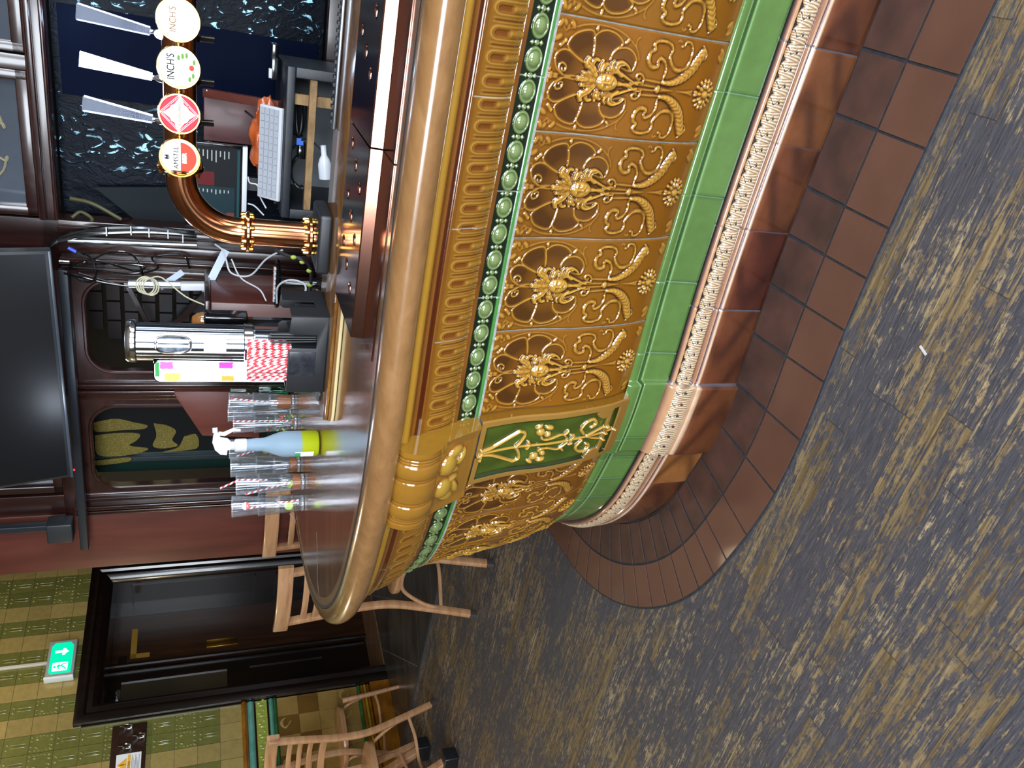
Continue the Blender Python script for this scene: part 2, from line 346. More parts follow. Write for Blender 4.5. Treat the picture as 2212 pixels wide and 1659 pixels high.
    def add(c, rx, ry, h, an=0):
        x, y = c; ca, sa = math.cos(an), math.sin(an); u = ((X - x) * ca + (Y - y) * sa) / rx; v = (-(X - x) * sa + (Y - y) * ca) / ry; return h * np.exp(-(u * u + v * v) * 1.6)
    fh += add((.0078, fy - .0105), .0075, .0028, .0045, .35) - add((.0078, fy - .0055), .0052, .0026, .0042) + add((.0078, fy - .0052), .0022, .0016, .0028)
    fh += add((0, fy - .004), .0026, .0085, .0050) + add((0, fy + .0035), .0042, .0028, .0050) + add((.0095, fy + .003), .0055, .0045, .0030) + add((.0065, fy + .0088), .0068, .0021, .0042, .45) - add((0, fy + .0118), .0050, .0014, .0045) + add((0, fy + .0148), .0045, .0018, .0030) + add((0, fy + .021), .0055, .0045, .003) + add((0, fy - .0165), .012, .0035, .002)
    H = np.where(face, np.maximum(fh, .004), H); dd = np.maximum(add((.0078, fy - .0055), .0045, .0022, .8), add((0, fy + .0118), .0055, .0013, .95)); D = np.where(face, np.maximum(dd, 0), D)
    for q in range(4): leaf([(848 + q * 26, 1120 - q * 4), (868 + q * 30, 1080 + q * 8), (905 + q * 34, 1062 + q * 18)], .0042, .010, 1)
    line([(955, 1222), (1035, 1224)], .0052, .008, [1.2, .5])
    for P, w_, h_ in [([(880, 1130), (960, 1110), (1000, 1120), (1100, 1170), (1180, 1200)], .0035, .008), ([(1005, 1140), (950, 1090), (955, 1030), (1010, 1005), (1070, 1035), (1098, 1078)], .0045, .0085), ([(985, 1120), (965, 1080), (985, 1040), (1030, 1035)], .0026, .0095), ([(1030, 1225), (1100, 1210), (1160, 1180), (1225, 1170)], .004, .006), ([(920, 1100), (900, 1040), (935, 1000)], .004, .008)]: line(P, w_, h_, [1, 1.1, .8, .5])
    H = np.where(H > 0, H * .78, H)
    # glaze: thin and pale on the ridges, pooled and dark in the hollows
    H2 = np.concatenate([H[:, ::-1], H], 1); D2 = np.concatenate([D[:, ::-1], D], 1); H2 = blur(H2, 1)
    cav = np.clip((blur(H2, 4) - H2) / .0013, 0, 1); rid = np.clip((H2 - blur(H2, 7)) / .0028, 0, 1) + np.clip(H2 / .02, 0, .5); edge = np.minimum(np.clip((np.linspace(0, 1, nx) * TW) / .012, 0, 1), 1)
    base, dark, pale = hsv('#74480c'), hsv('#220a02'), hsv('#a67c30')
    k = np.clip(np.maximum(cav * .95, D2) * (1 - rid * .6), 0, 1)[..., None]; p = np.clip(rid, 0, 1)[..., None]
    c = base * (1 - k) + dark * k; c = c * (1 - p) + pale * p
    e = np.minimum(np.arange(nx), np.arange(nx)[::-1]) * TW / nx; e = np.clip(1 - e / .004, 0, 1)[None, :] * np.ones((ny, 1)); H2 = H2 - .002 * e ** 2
    return H2, c
OZ = np.array([(.0, .09, .790), (.11, .066, .68), (.23, .053, .56), (.373, .020, .42), (.464, -.015, .337)])   # tile face: arc length, offset, height
def face_oz(t):
    P = [Vector((a[1], a[2], 0)) for a in OZ]; Q = catmull(P, 20); q = np.array([(v.x, v.y) for v in Q]); L = np.r_[0, np.cumsum(np.hypot(*np.diff(q, axis=0).T))]
    L = L / L[-1] * TH; o = np.interp(t, L, q[:, 0]); z = np.interp(t, L, q[:, 1]); do = np.gradient(o, t); dz = np.gradient(z, t); l = np.hypot(do, dz)
    return o, z, -dz / l, do / l      # and the outward normal in the o-z plane
def sweep(name, prof, mat, parent, s0=0.0, s1=None, ds=.012, ang=30, cols=None, label=None):
    """plain moulding: profile [(o,z)] swept along the bar"""
    s1 = SL if s1 is None else s1; ss = np.linspace(s0, s1, max(3, int((s1 - s0) / ds)))
    P = np.stack([bar_pt(ss, o, z) for o, z in prof], 1)
    o = mk(name, grid_mesh(name, P, cols, ang), mat, parent)
    if label: o['label'] = label
    return o
def relief_band(name, s0, s1, prof, fn, mat, parent, ds=.002, dv=.0015):
    """ornamental moulding: prof [(o,z)] (smoothed), fn(s, v, ss, L) -> height (m), colour"""
    q = np.array([(p.x, p.y) for p in catmull([(o, z, 0) for o, z in prof], 12)]); L = np.r_[0, np.cumsum(np.hypot(*np.diff(q, axis=0).T))]
    v = np.linspace(0, L[-1], max(6, int(L[-1] / dv))); o = np.interp(v, L, q[:, 0]); z = np.interp(v, L, q[:, 1]); do = np.gradient(o, v); dz = np.gradient(z, v); l = np.hypot(do, dz); no, nz = -dz / l, do / l
    ss = np.linspace(s0, s1, int((s1 - s0) / ds)); S, Vv = np.meshgrid(ss, v, indexing='ij'); h, c = fn(S, Vv, L[-1])
    x = np.interp(ss, _ss, _cx)[:, None]; y = np.interp(ss, _ss, _cy)[:, None]; nx = np.interp(ss, _ss, _nx)[:, None]; ny = np.interp(ss, _ss, _ny)[:, None]
    O = o[None] + no[None] * h; Z = z[None] + nz[None] * h
    return mk(name, grid_mesh(name, np.stack([x + nx * O, y + ny * O, Z], -1), c), mat, parent)
GLAZE = vcol('amber_glaze'); GLAZE_G = vcol('green_glaze', rough=.14, noise=.25); GLAZE_B = vcol('brown_glaze', rough=.12, noise=.35)
M_grout = pm('grey_grout', '#8f8c84', .8, col2='#6d6a66', ns=40); M_darkgrout = pm('dark_grout', '#1a1c22', .8, col2='#2c2f36', ns=60)
M_nose = woodmat('pale_oak_rail', '#6a4b2b', '#7d5a36', '#8a6742', rough=.26, coat=.7, stretch=(3, 40, 40), rotv=(0, 0, math.radians(-150)))
M_top = woodmat('counter_wood', '#3f2413', '#6d4426', '#8a5b36', rough=.2, coat=.8, stretch=(1.6, 26, 26), rotv=(0, 0, math.radians(-150)))
bar = thing('bar_counter', 'curved pub bar faced with amber relief tiles, green bands and a pale wooden top', 'bar', (.1, 1.9, 0))
# --- relief tiles
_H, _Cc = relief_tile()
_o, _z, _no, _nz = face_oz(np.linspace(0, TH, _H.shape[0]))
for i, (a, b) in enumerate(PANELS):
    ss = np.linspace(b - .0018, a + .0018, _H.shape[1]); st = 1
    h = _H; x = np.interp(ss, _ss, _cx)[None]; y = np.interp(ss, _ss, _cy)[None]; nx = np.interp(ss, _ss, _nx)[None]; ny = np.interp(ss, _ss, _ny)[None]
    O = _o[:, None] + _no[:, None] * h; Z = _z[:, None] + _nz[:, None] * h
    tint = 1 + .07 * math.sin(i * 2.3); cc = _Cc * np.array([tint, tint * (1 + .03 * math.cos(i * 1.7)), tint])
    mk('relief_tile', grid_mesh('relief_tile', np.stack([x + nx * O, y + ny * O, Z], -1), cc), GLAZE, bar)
sweep('tile_backing', [(o - .0045, z) for o, z in zip(*face_oz(np.linspace(0, TH, 24))[:2])], M_grout, bar, ds=.02, label='pale grey grout behind the tiles')
# --- top mouldings: yellow roll, brown hollow, fluted ovolo
def joints(S, J, w=.0012):
    d = np.min(np.abs(S[..., None] - np.array(J)), -1); return np.clip(1 - d / w, 0, 1)
JT = [bar_s(PZ(x, y, .9), .14) for x, y in ((1000, 155), (950, 408), (917, 636), (892, 800))]; JT = [JT[0] - .235 * k for k in range(1, 6)] + JT + [SP1 + .06 + .21 * k for k in range(8)]
yel, brn, drk = hsv('#8a651e'), hsv('#6b3f12'), hsv('#3c1806')
def f_roll(S, v, L):
    t = v / L; h = np.zeros(S.shape) - .003 * joints(S, JT); k = np.clip((t - .5) / .5, 0, 1)[..., None]
    c = yel * np.ones(S.shape + (1,)); m = (t > .42)[..., None]; c = np.where(m, brn, c); m = ((t > .40) & (t < .47))[..., None]; c = np.where(m, hsv('#6a300c'), c); m = ((t > .72) & (t < .86))[..., None]; c = np.where(m, drk, c); m = (t > .93)[..., None]; c = np.where(m, hsv('#d9a24a'), c)
    j = joints(S, JT)[..., None]; return h, c * (1 - j) + hsv('#8a8272') * j
PROF1 = [(.185, 1.004), (.187, .995), (.184, .984), (.172, .977), (.163, .974), (.158, .966), (.158, .956), (.160, .950), (.153, .946)]
relief_band('yellow_moulding', .2, SL, PROF1, f_roll, GLAZE, bar, .004, .0015)
FP = .0405
def f_flute(S, v, L):
    t = v / L; u = ((S - SP0) / FP) % 1 - .5; h = np.zeros(S.shape); a = np.abs(u)
    ty = np.clip((.30 - t) / .16, 0, 1)                              # rounded upper end
    d = np.where(t > .30, a, np.hypot(a, (.30 - t) * L / FP * .75))
    ring = np.exp(-((d - .27) / .045) ** 2) * (t > .05); ring2 = np.exp(-((d - .155) / .035) ** 2) * (t > .05)
    inner = (d < .13) & (t < .62); tongue = np.clip(1 - (a / .15) ** 2, 0, 1) * np.clip((t - .55) / .06, 0, 1)
    slot = np.exp(-((a - .5) / .04) ** 2) * np.clip((t - .18) / .06, 0, 1); e2 = np.exp(-((a - .42) / .035) ** 2) * np.clip((t - .12) / .06, 0, 1)
    h = .0016 * ring + .0012 * ring2 + .0012 * e2 + .0035 * tongue ** .6 - .002 * slot - .0018 * inner
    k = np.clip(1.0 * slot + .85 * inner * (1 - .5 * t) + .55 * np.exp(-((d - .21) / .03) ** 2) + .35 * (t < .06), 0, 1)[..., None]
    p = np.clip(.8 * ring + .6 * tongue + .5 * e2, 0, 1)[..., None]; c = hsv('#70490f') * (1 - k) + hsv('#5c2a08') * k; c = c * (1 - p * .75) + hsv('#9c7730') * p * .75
    j = joints(S, JT, .0014)[..., None]; return h - .002 * j[..., 0], c * (1 - j) + hsv('#a39c8c') * j
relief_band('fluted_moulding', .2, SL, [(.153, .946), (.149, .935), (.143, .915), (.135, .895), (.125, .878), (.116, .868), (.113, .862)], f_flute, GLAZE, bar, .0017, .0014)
sweep('brown_fillet', [(.111, .864), (.112, .860), (.109, .851), (.104, .849)], pm('brown_fillet_glaze', '#55300f', .12, coat=.6, col2='#6d4316', ns=9), bar)
# --- green bead strip
JB = [bar_s(PZ(x, y, .82), .1) for x, y in ((1145, 162), (1095, 408), (1050, 632))]; JB = [JB[0] - .23 * k for k in range(1, 6)] + JB + [SP1 + .075 + .2 * k for k in range(8)]
BP = .0580
def f_bead(S, v, L):
    w = (v - L * .46); u = (((S - JB[5]) / BP) % 1 - .5); uu = u * BP + 0; half = .5 * BP - np.abs(uu)
    r1 = np.hypot(uu / .0225, w / .0188); r2 = np.hypot(uu / .0145, w / .0135); h = np.zeros(S.shape)
    ring = np.clip(1 - ((r1 - .86) / .16) ** 2, 0, 1); dome = np.sqrt(np.clip(1 - r2 ** 2, 0, 1)); dot = np.sqrt(np.clip(1 - (np.hypot(half, w) / .0058) ** 2, 0, 1)); hole = np.hypot(half, w) < .0018
    dia = np.clip(1 - (np.abs(half) + np.abs(np.abs(w) - .0105)) / .0052, 0, 1); body = (r1 < 1)
    h = np.maximum.reduce([.004 * ring ** .5, .009 * dome, .004 * dot, .0045 * dia ** .6, .002 * body]); h -= .003 * hole
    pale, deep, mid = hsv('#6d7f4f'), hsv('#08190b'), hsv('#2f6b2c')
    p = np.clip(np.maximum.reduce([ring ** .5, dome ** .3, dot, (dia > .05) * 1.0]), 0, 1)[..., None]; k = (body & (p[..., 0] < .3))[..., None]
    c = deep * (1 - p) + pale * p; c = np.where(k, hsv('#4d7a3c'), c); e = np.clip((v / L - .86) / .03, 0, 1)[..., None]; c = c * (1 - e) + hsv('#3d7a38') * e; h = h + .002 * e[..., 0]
    e = np.clip((.06 - v / L) / .02, 0, 1)[..., None]; c = c * (1 - e) + hsv('#70490f') * e
    j = joints(S, JB, .0013)[..., None]; return h - .003 * j[..., 0], c * (1 - j) + hsv('#9fb0a0') * j
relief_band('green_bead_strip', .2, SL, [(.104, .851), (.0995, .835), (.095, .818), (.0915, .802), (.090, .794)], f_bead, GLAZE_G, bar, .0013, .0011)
sweep('white_grout_line', [(.0885, .7955), (.092, .7935), (.0915, .788), (.086, .786)], pm('white_grout', '#8f8d88', .75, col2='#6f6d69', ns=60), bar)
# --- green skirting, shell roll and plinth; they step forward under the pilaster
JG = [bar_s(PZ(x, y, .27), -.02) for x, y in ((1580, 195), (1517, 418), (1460, 603), (1412, 752))]; JG = [JG[0] - .215 * k for k in range(1, 6)] + JG + [SP1 - .03, SP1 + .07, SP1 + .17, SP1 + .27, SP1 + .37, SP1 + .47, SP1 + .6, SP1 + .8]
JP = [bar_s(PZ(x, y, .07), .003) for x, y in ((1853, 127), (1769, 338), (1697, 526), (1634, 694))]; JP = [JP[0] - .2 * k for k in range(1, 6)] + JP
PB0 = bar_s(PZ(1595, 832, 0), 0.01); PB1 = bar_s(PZ(1535, 985, 0), .02); JP += [PB0, PB1, PB1 + .15, PB1 + .3, PB1 + .45, PB1 + .6, PB1 + .8]
def step(S, d): return d * np.clip((S - PB0) / .003, 0, 1) * np.clip((PB1 - S) / .003, 0, 1)
def f_green(S, v, L):
    t = v / L; idx = np.searchsorted(np.array(sorted(JG)), S); tone = (.86 + .25 * ((np.sin(idx * 12.9898) * 43758.5) % 1))[..., None]
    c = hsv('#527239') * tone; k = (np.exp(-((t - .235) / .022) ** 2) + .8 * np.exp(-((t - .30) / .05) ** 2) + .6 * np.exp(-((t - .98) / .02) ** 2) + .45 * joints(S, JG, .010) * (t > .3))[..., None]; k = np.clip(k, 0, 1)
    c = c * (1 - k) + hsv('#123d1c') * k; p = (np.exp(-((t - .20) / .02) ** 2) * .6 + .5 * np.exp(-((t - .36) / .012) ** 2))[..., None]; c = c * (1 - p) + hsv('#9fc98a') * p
    j = joints(S, JG, .0009)[..., None]; h = -.0035 * np.exp(-((t - .24) / .02) ** 2) - .003 * np.exp(-((t - .32) / .05) ** 2) - .002 * j[..., 0] + step(S, .018); return h, c * (1 - j) + hsv('#7f9a86') * j
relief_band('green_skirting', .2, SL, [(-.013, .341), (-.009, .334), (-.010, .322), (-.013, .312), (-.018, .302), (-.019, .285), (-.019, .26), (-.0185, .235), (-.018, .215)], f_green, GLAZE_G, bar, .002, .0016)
def f_coll(S, v, L):
    t = v / L; j = joints(S, JP, .0012)[..., None]; st = [(0, '#12131c'), (.14, '#2a1a26'), (.32, '#6b4a4e'), (.5, '#b48a68'), (.72, '#c89f78'), (.88, '#e6cfae'), (.95, '#141824'), (1, '#141824')]
    c = np.stack([np.interp(t, [a for a, _ in st], [hsv(b)[i] for _, b in st]) for i in range(3)], -1); return step(S, .018) - .002 * j[..., 0], c * (1 - j) + hsv('#5c6270') * j
relief_band('purple_roll', .2, SL, [(-.018, .2155), (-.010, .2145), (-.004, .211), (-.002, .205), (-.006, .200), (-.010, .199)], f_coll, GLAZE_B, bar, .003, .0014)
GP = .0362
def f_shell(S, v, L):
    u = (((S - PB0) / GP) % 1) - .5; t = v / L; a = np.abs(u) * 2; h = np.zeros(S.shape)
    top = .10 + .13 * (a ** 2.2); leaf = t > top; d = t - top
    fan = np.sin((u * (1.15 - .55 * t)) * 42 + 1.5 * np.sin(t * 3)) ; ridge = (.5 + .5 * fan) * np.clip(d / .08, 0, 1)
    curl = np.hypot(u / .5, (t - .12) / .30); scallop = np.clip(1 - ((curl - .62) / .22) ** 2, 0, 1) * leaf
    dot = np.hypot((u + .02) * GP / .0030, (t - .60) * L / .0030) < 1; sq = (np.hypot((u + .02 - .16 * np.sin((t - .3) * 16)) * GP / .0014, 0) < 1) & (t > .18) & (t < .58)
    h = np.where(leaf, .0028 + .0011 * ridge + .0012 * scallop, 0) - .0018 * (dot | sq); k = (~leaf | dot | sq)
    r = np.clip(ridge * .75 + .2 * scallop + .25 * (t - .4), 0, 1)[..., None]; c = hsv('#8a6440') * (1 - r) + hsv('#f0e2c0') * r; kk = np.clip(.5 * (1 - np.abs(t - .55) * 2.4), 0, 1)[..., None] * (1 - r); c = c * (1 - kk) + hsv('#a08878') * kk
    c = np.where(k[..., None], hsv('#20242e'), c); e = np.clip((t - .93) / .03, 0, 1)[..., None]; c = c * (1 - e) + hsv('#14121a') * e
    j = joints(S, JP, .0010)[..., None]; return h + step(S, .018), c * (1 - j) + hsv('#343a46') * j
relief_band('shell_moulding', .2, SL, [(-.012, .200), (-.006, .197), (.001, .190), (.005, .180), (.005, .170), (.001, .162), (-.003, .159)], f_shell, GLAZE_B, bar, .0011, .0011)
def f_plinth(S, v, L):
    t = v / L; j = joints(S, JP, .0015)[..., None]; idx = np.searchsorted(np.array(sorted(JP)), S); rn = ((np.sin(idx * 7.77 + 2.1) * 437.5) % 1); rn = np.where((S > PB1) & (S < PB1 + .15), 1.9, rn)
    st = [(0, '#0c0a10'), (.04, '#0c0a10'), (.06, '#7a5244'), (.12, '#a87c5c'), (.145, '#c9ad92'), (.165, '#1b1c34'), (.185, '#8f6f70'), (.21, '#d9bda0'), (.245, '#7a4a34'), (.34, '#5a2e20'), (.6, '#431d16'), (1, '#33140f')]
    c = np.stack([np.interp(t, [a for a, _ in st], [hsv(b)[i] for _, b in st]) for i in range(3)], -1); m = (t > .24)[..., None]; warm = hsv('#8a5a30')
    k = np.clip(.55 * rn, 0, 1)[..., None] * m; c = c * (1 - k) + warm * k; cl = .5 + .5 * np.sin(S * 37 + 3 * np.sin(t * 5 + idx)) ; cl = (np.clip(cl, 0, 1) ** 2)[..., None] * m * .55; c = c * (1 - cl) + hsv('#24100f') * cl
    return step(S, .018) - .0025 * j[..., 0], c * (1 - j) + hsv('#4a5564') * j
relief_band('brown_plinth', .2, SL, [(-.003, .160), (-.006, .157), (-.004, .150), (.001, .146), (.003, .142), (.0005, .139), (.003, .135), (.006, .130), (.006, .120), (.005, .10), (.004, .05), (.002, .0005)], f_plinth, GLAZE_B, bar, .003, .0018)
# --- nosing, rail and top
TOPZ = 1.068
sweep('rail', [(.150, TOPZ - .012), (.152, TOPZ + .001), (.177, TOPZ + .001), (.1785, TOPZ - .001), (.1788, TOPZ - .014)], M_nose, bar, .05)
sweep('rail_groove_shade', [(.1735, TOPZ + .0006), (.1738, TOPZ + .0016), (.1818, TOPZ + .0016), (.1822, TOPZ + .0002)], pm('groove_shade_paint', '#1a120c', .7), bar, .05, label='dark strip painted as the shade of the groove between the rail and the rounded edge')  # flat dark strip, paints the shade of the groove behind the nosing
sweep('nosing', [(.1818, TOPZ - .014), (.1822, TOPZ - .002), (.184, TOPZ + .0005), (.200, TOPZ + .000), (.216, TOPZ - .006), (.2265, TOPZ - .016), (.2305, TOPZ - .028), (.2285, TOPZ - .042), (.220, TOPZ - .056), (.208, TOPZ - .064), (.190, TOPZ - .066), (.180, TOPZ - .064)], M_nose, bar, .05, label='rounded pale wooden edge of the bar top')
INNER = [(0.0, 3.125), (.13, 2.75), (.30, 2.20), (.655, 2.0), (1.25, 1.655), (2.72, .80)]
sl = np.linspace(.05, SL, 160); outp = bar_pt(sl, .152, 0)[:, :2]
poly = [tuple(map(float, p)) for p in outp] + INNER
MB().prism(poly, TOPZ - .04, TOPZ).build('counter_top', M_top, bar)
# end face and carcass so that nothing is open behind the tiles
M_dark = pm('dark_carcass', '#0d0a09', .7)
MB().prism([tuple(map(float, p)) for p in bar_pt(sl, -.03, 0)[:, :2]] + [(x * .93 + .02, y * .985) for x, y in INNER[:3]] + [(x, y - .02) for x, y in INNER[3:]], .002, TOPZ - .041).build('carcass', M_dark, bar)
# --- pilaster panel and console
def pil_grid(s0, s1, zs, o_fn, ns=150): ss = np.linspace(s1, s0, ns); return ss
def pilaster():
    nx, ny = 150, 330; ss = np.linspace(SP1, SP0, nx); t = np.linspace(0, TH - .004, ny); o, z, no, nz = face_oz(t)
    X, Y = np.meshgrid(np.linspace(-1, 1, nx), t / TH); W = (SP1 - SP0) / 2; xm = X * W; ym = Y * TH; H = np.zeros(X.shape); C = np.zeros(X.shape + (3,)) + hsv('#85622a')
    a = np.abs(xm); rec = (a < W - .017) & (ym > .016) & (ym < .425); d = np.minimum.reduce([np.clip((W - .017) - a, 0, 1), np.clip(ym - .016, 0, 1), np.clip(.425 - ym, 0, 1)])
    foot = (ym > .345) & (np.hypot((a - W + .012) / .030, (ym - .372) / .030) < 1) | ((ym > .385) & (ym < .398)); rec &= ~foot
    H = np.where(rec, -.009 * np.clip(d / .003, 0, 1), 0); g = np.clip(d / .012, 0, 1)[..., None]; gr = hsv('#0e1e06') * (1 - g) + hsv('#3c4a14') * g; gr = gr * (1 + .2 * np.sin(xm * 90 + 2 * np.sin(ym * 30)))[..., None]; C = np.where(rec[..., None], gr, C)
    P = np.zeros(X.shape)
    def st(Q, w, h=.009, mirror=True):
        for sg in ((1, -1) if mirror else (1,)):
            dd, tt = seg_d(sg * xm, ym, cr2(Q) if len(Q) > 2 else Q); P[:] = np.maximum(P, h * np.sqrt(np.clip(1 - (dd / w) ** 2, 0, 1)))
    def bl(c, rx, ry, h, an=0, mirror=True):
        for sg in ((1, -1) if mirror else (1,)):
            u, v = sg * xm - c[0], ym - c[1]; ca, sa = math.cos(an), math.sin(an); P[:] = np.maximum(P, h * np.sqrt(np.clip(1 - ((u * ca + v * sa) / rx) ** 2 - ((-u * sa + v * ca) / ry) ** 2, 0, 1)))
    st([(0, .0), (0, .12), (0, .27), (0, .43)], .0030, mirror=False); st([(.004, .012), (.012, .05), (.034, .098), (.044, .118)], .0045); st([(.044, .118), (.036, .135), (.014, .128), (.003, .118)], .004)
    st([(.003, .155), (.010, .150)], .004); st([(.004, .018), (.014, .012)], .0035); st([(.004, .268), (.016, .255), (.022, .24), (.014, .21), (.014, .19), (.020, .185)], .0028); st([(.022, .255), (.030, .262)], .004); st([(.004, .28), (.012, .286), (.014, .275)], .003)
    bl((.036, .178), .011, .013, .010, .4); bl((.028, .200), .008, .010, .010, -.6); bl((.048, .200), .007, .014, .010, .2); bl((.052, .170), .006, .012, .008, -.5)
    st([(.010, .318), (.028, .305), (.046, .318), (.050, .340), (.036, .352), (.026, .338)], .0045, .008); st([(.002, .33), (.012, .36), (.022, .395)], .003)
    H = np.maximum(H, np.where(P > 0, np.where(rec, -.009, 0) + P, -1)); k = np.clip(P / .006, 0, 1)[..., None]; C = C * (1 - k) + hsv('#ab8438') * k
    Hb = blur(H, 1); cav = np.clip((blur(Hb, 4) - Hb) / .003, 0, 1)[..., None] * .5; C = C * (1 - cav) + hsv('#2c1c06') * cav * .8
    e = np.minimum(W - a, 1.0); fr = np.clip(1 - e / .0035, 0, 1) ** 2; Hb = Hb - .004 * fr
    O = o[:, None] + .030 + no[:, None] * Hb; Z = z[:, None] + nz[:, None] * Hb; x = np.interp(ss, _ss, _cx)[None]; y = np.interp(ss, _ss, _cy)[None]; n1 = np.interp(ss, _ss, _nx)[None]; n2 = np.interp(ss, _ss, _ny)[None]
    # close the sides back to the tile face
    G = np.stack([x + n1 * O, y + n2 * O, Z], -1)
    def side(i):
        b = bar_pt(np.full(ny, ss[i]), o - .004, z); return b
    G = np.concatenate([side(0)[:, None], G[:, :1], G, G[:, -1:], side(-1)[:, None]], 1); sb = np.zeros((ny, 1, 3)) + hsv('#7a5418'); C = np.concatenate([sb, sb, C, sb, sb], 1)
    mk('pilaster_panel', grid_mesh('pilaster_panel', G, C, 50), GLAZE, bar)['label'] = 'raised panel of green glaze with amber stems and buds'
    # console
    prof = [(.170, 1.006), (.212, 1.003), (.226, .985), (.232, .962), (.228, .938), (.214, .916), (.198, .903), (.188, .893), (.180, .880), (.170, .862), (.158, .838), (.146, .812), (.136, .797), (.100, .794)]
    q = np.array([(p.x, p.y) for p in catmull([(a_, b_, 0) for a_, b_ in prof], 14)]); L = np.r_[0, np.cumsum(np.hypot(*np.diff(q, axis=0).T))]; v = np.linspace(0, L[-1], 210); o = np.interp(v, L, q[:, 0]); z = np.interp(v, L, q[:, 1]); do, dz = np.gradient(o, v), np.gradient(z, v); l = np.hypot(do, dz); no, nz = -dz / l, do / l
    ca, cb = SP0 + .004, SP1 + .012; ss = np.linspace(cb, ca, nx); X, Y = np.meshgrid(np.linspace(-1, 1, nx), v); W = (cb - ca) / 2; xm = X * W; H = np.zeros(X.shape); C = np.zeros(X.shape + (3,)) + hsv('#80591c')
    up = np.clip((.155 - Y) / .008, 0, 1); gro = sum(np.exp(-((np.abs(xm) - g_) / .0022) ** 2) for g_ in (.026, .032, .066, .072, .079)); H -= .0028 * np.clip(gro, 0, 1) * up; H += .004 * np.exp(-((np.abs(xm) - .049) / .016) ** 2) * up + .003 * np.exp(-(xm / .02) ** 2) * up
    lo = Y > .158; P[:] if False else None; P2 = np.zeros(X.shape)
    for sg in (1, -1):
        for c, rx, ry, h, an in (((.030, .195), .025, .026, .016, .5), ((.058, .212), .014, .022, .011, -.3), ((.040, .232), .022, .010, .012, .5), ((.012, .215), .007, .02, .010, .2)):
            u, w_ = sg * xm - c[0], Y - c[1]; a1, b1 = math.cos(an), math.sin(an); P2 = np.maximum(P2, h * np.sqrt(np.clip(1 - ((u * a1 + w_ * b1) / rx) ** 2 - ((-u * b1 + w_ * a1) / ry) ** 2, 0, 1)))
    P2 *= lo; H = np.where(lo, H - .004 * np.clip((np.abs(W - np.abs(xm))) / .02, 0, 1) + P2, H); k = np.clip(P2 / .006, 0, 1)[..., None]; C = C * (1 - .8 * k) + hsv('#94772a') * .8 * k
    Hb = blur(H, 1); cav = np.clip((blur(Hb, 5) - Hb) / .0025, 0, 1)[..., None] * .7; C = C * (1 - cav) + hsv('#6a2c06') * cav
    O = o[:, None] + no[:, None] * Hb; Z = z[:, None] + nz[:, None] * Hb; x = np.interp(ss, _ss, _cx)[None]; y = np.interp(ss, _ss, _cy)[None]; n1 = np.interp(ss, _ss, _nx)[None]; n2 = np.interp(ss, _ss, _ny)[None]; G = np.stack([x + n1 * O, y + n2 * O, Z], -1)
    w0 = np.interp(z, [.79, .86, .95, 1.01], [.085, .105, .150, .165]); n = len(v)
    G = np.concatenate([bar_pt(np.full(n, ss[0]), w0, z)[:, None], G[:, :1], G, G[:, -1:], bar_pt(np.full(n, ss[-1]), w0, z)[:, None]], 1); sb = np.zeros((n, 1, 3)) + hsv('#8a6420'); C = np.concatenate([sb, sb, C, sb, sb], 1)
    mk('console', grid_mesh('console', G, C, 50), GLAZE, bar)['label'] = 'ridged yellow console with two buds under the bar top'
pilaster()
# --- quarry tile kerb on the floor round the bar
kerb = thing('tile_border', 'two rows of rust red quarry tiles laid round the foot of the bar', 'floor tiles', (0, 1.6, 0)); kerb['kind'] = 'structure'; kerb.name = 'trim_1'
M_quarry = pm('rust_quarry_tile', '#52342a', .42, col2='#5b3c30', ns=5, bump=.08, bs=120, coat=.1); M_quarry2 = pm('dull_quarry_tile', '#4d322a', .5, col2='#35241f', ns=9, bump=.1, bs=120)
KS = sorted([bar_s(PZ(x, y, 0), .005) for x, y in ((1870, 105), (1808, 247), (1740, 400), (1700, 505), (1665, 613), (1630, 720), (1597, 830), (1565, 925), (1530, 1010), (1495, 1055))])
while KS[0] > .3: KS.insert(0, KS[0] - .15)
while KS[-1] < SL - .2: KS.append(KS[-1] + (.066 if KS[-1] < KS[0] + 9 and _ny[int(KS[-1] / SL * 1199)] > -.75 and _ny[int(KS[-1] / SL * 1199)] < .35 else .13))
for o0, o1 in ((.006, .146), (.150, .292)):
    m = MB()
    for a, b in zip(KS, KS[1:]):
        g = .0045 if o0 < .1 else .0032; n = 5; sa = np.linspace(a + g, b - g, n)
        A = bar_pt(sa, o0 + .002, 0); B = bar_pt(sa, o1 - .002, 0); m.prism([tuple(p[:2]) for p in A] + [tuple(p[:2]) for p in B[::-1]], .0, .006)
    m.build('tile_row', M_quarry if o0 > .1 else M_quarry2, kerb)
P = np.stack([bar_pt(np.linspace(.2, SL, 200), o, z) for o, z in ((-.01, .0035), (.296, .0035), (.298, 0))], 1); mk('grout', grid_mesh('grout', P, None, 30), M_darkgrout, kerb)
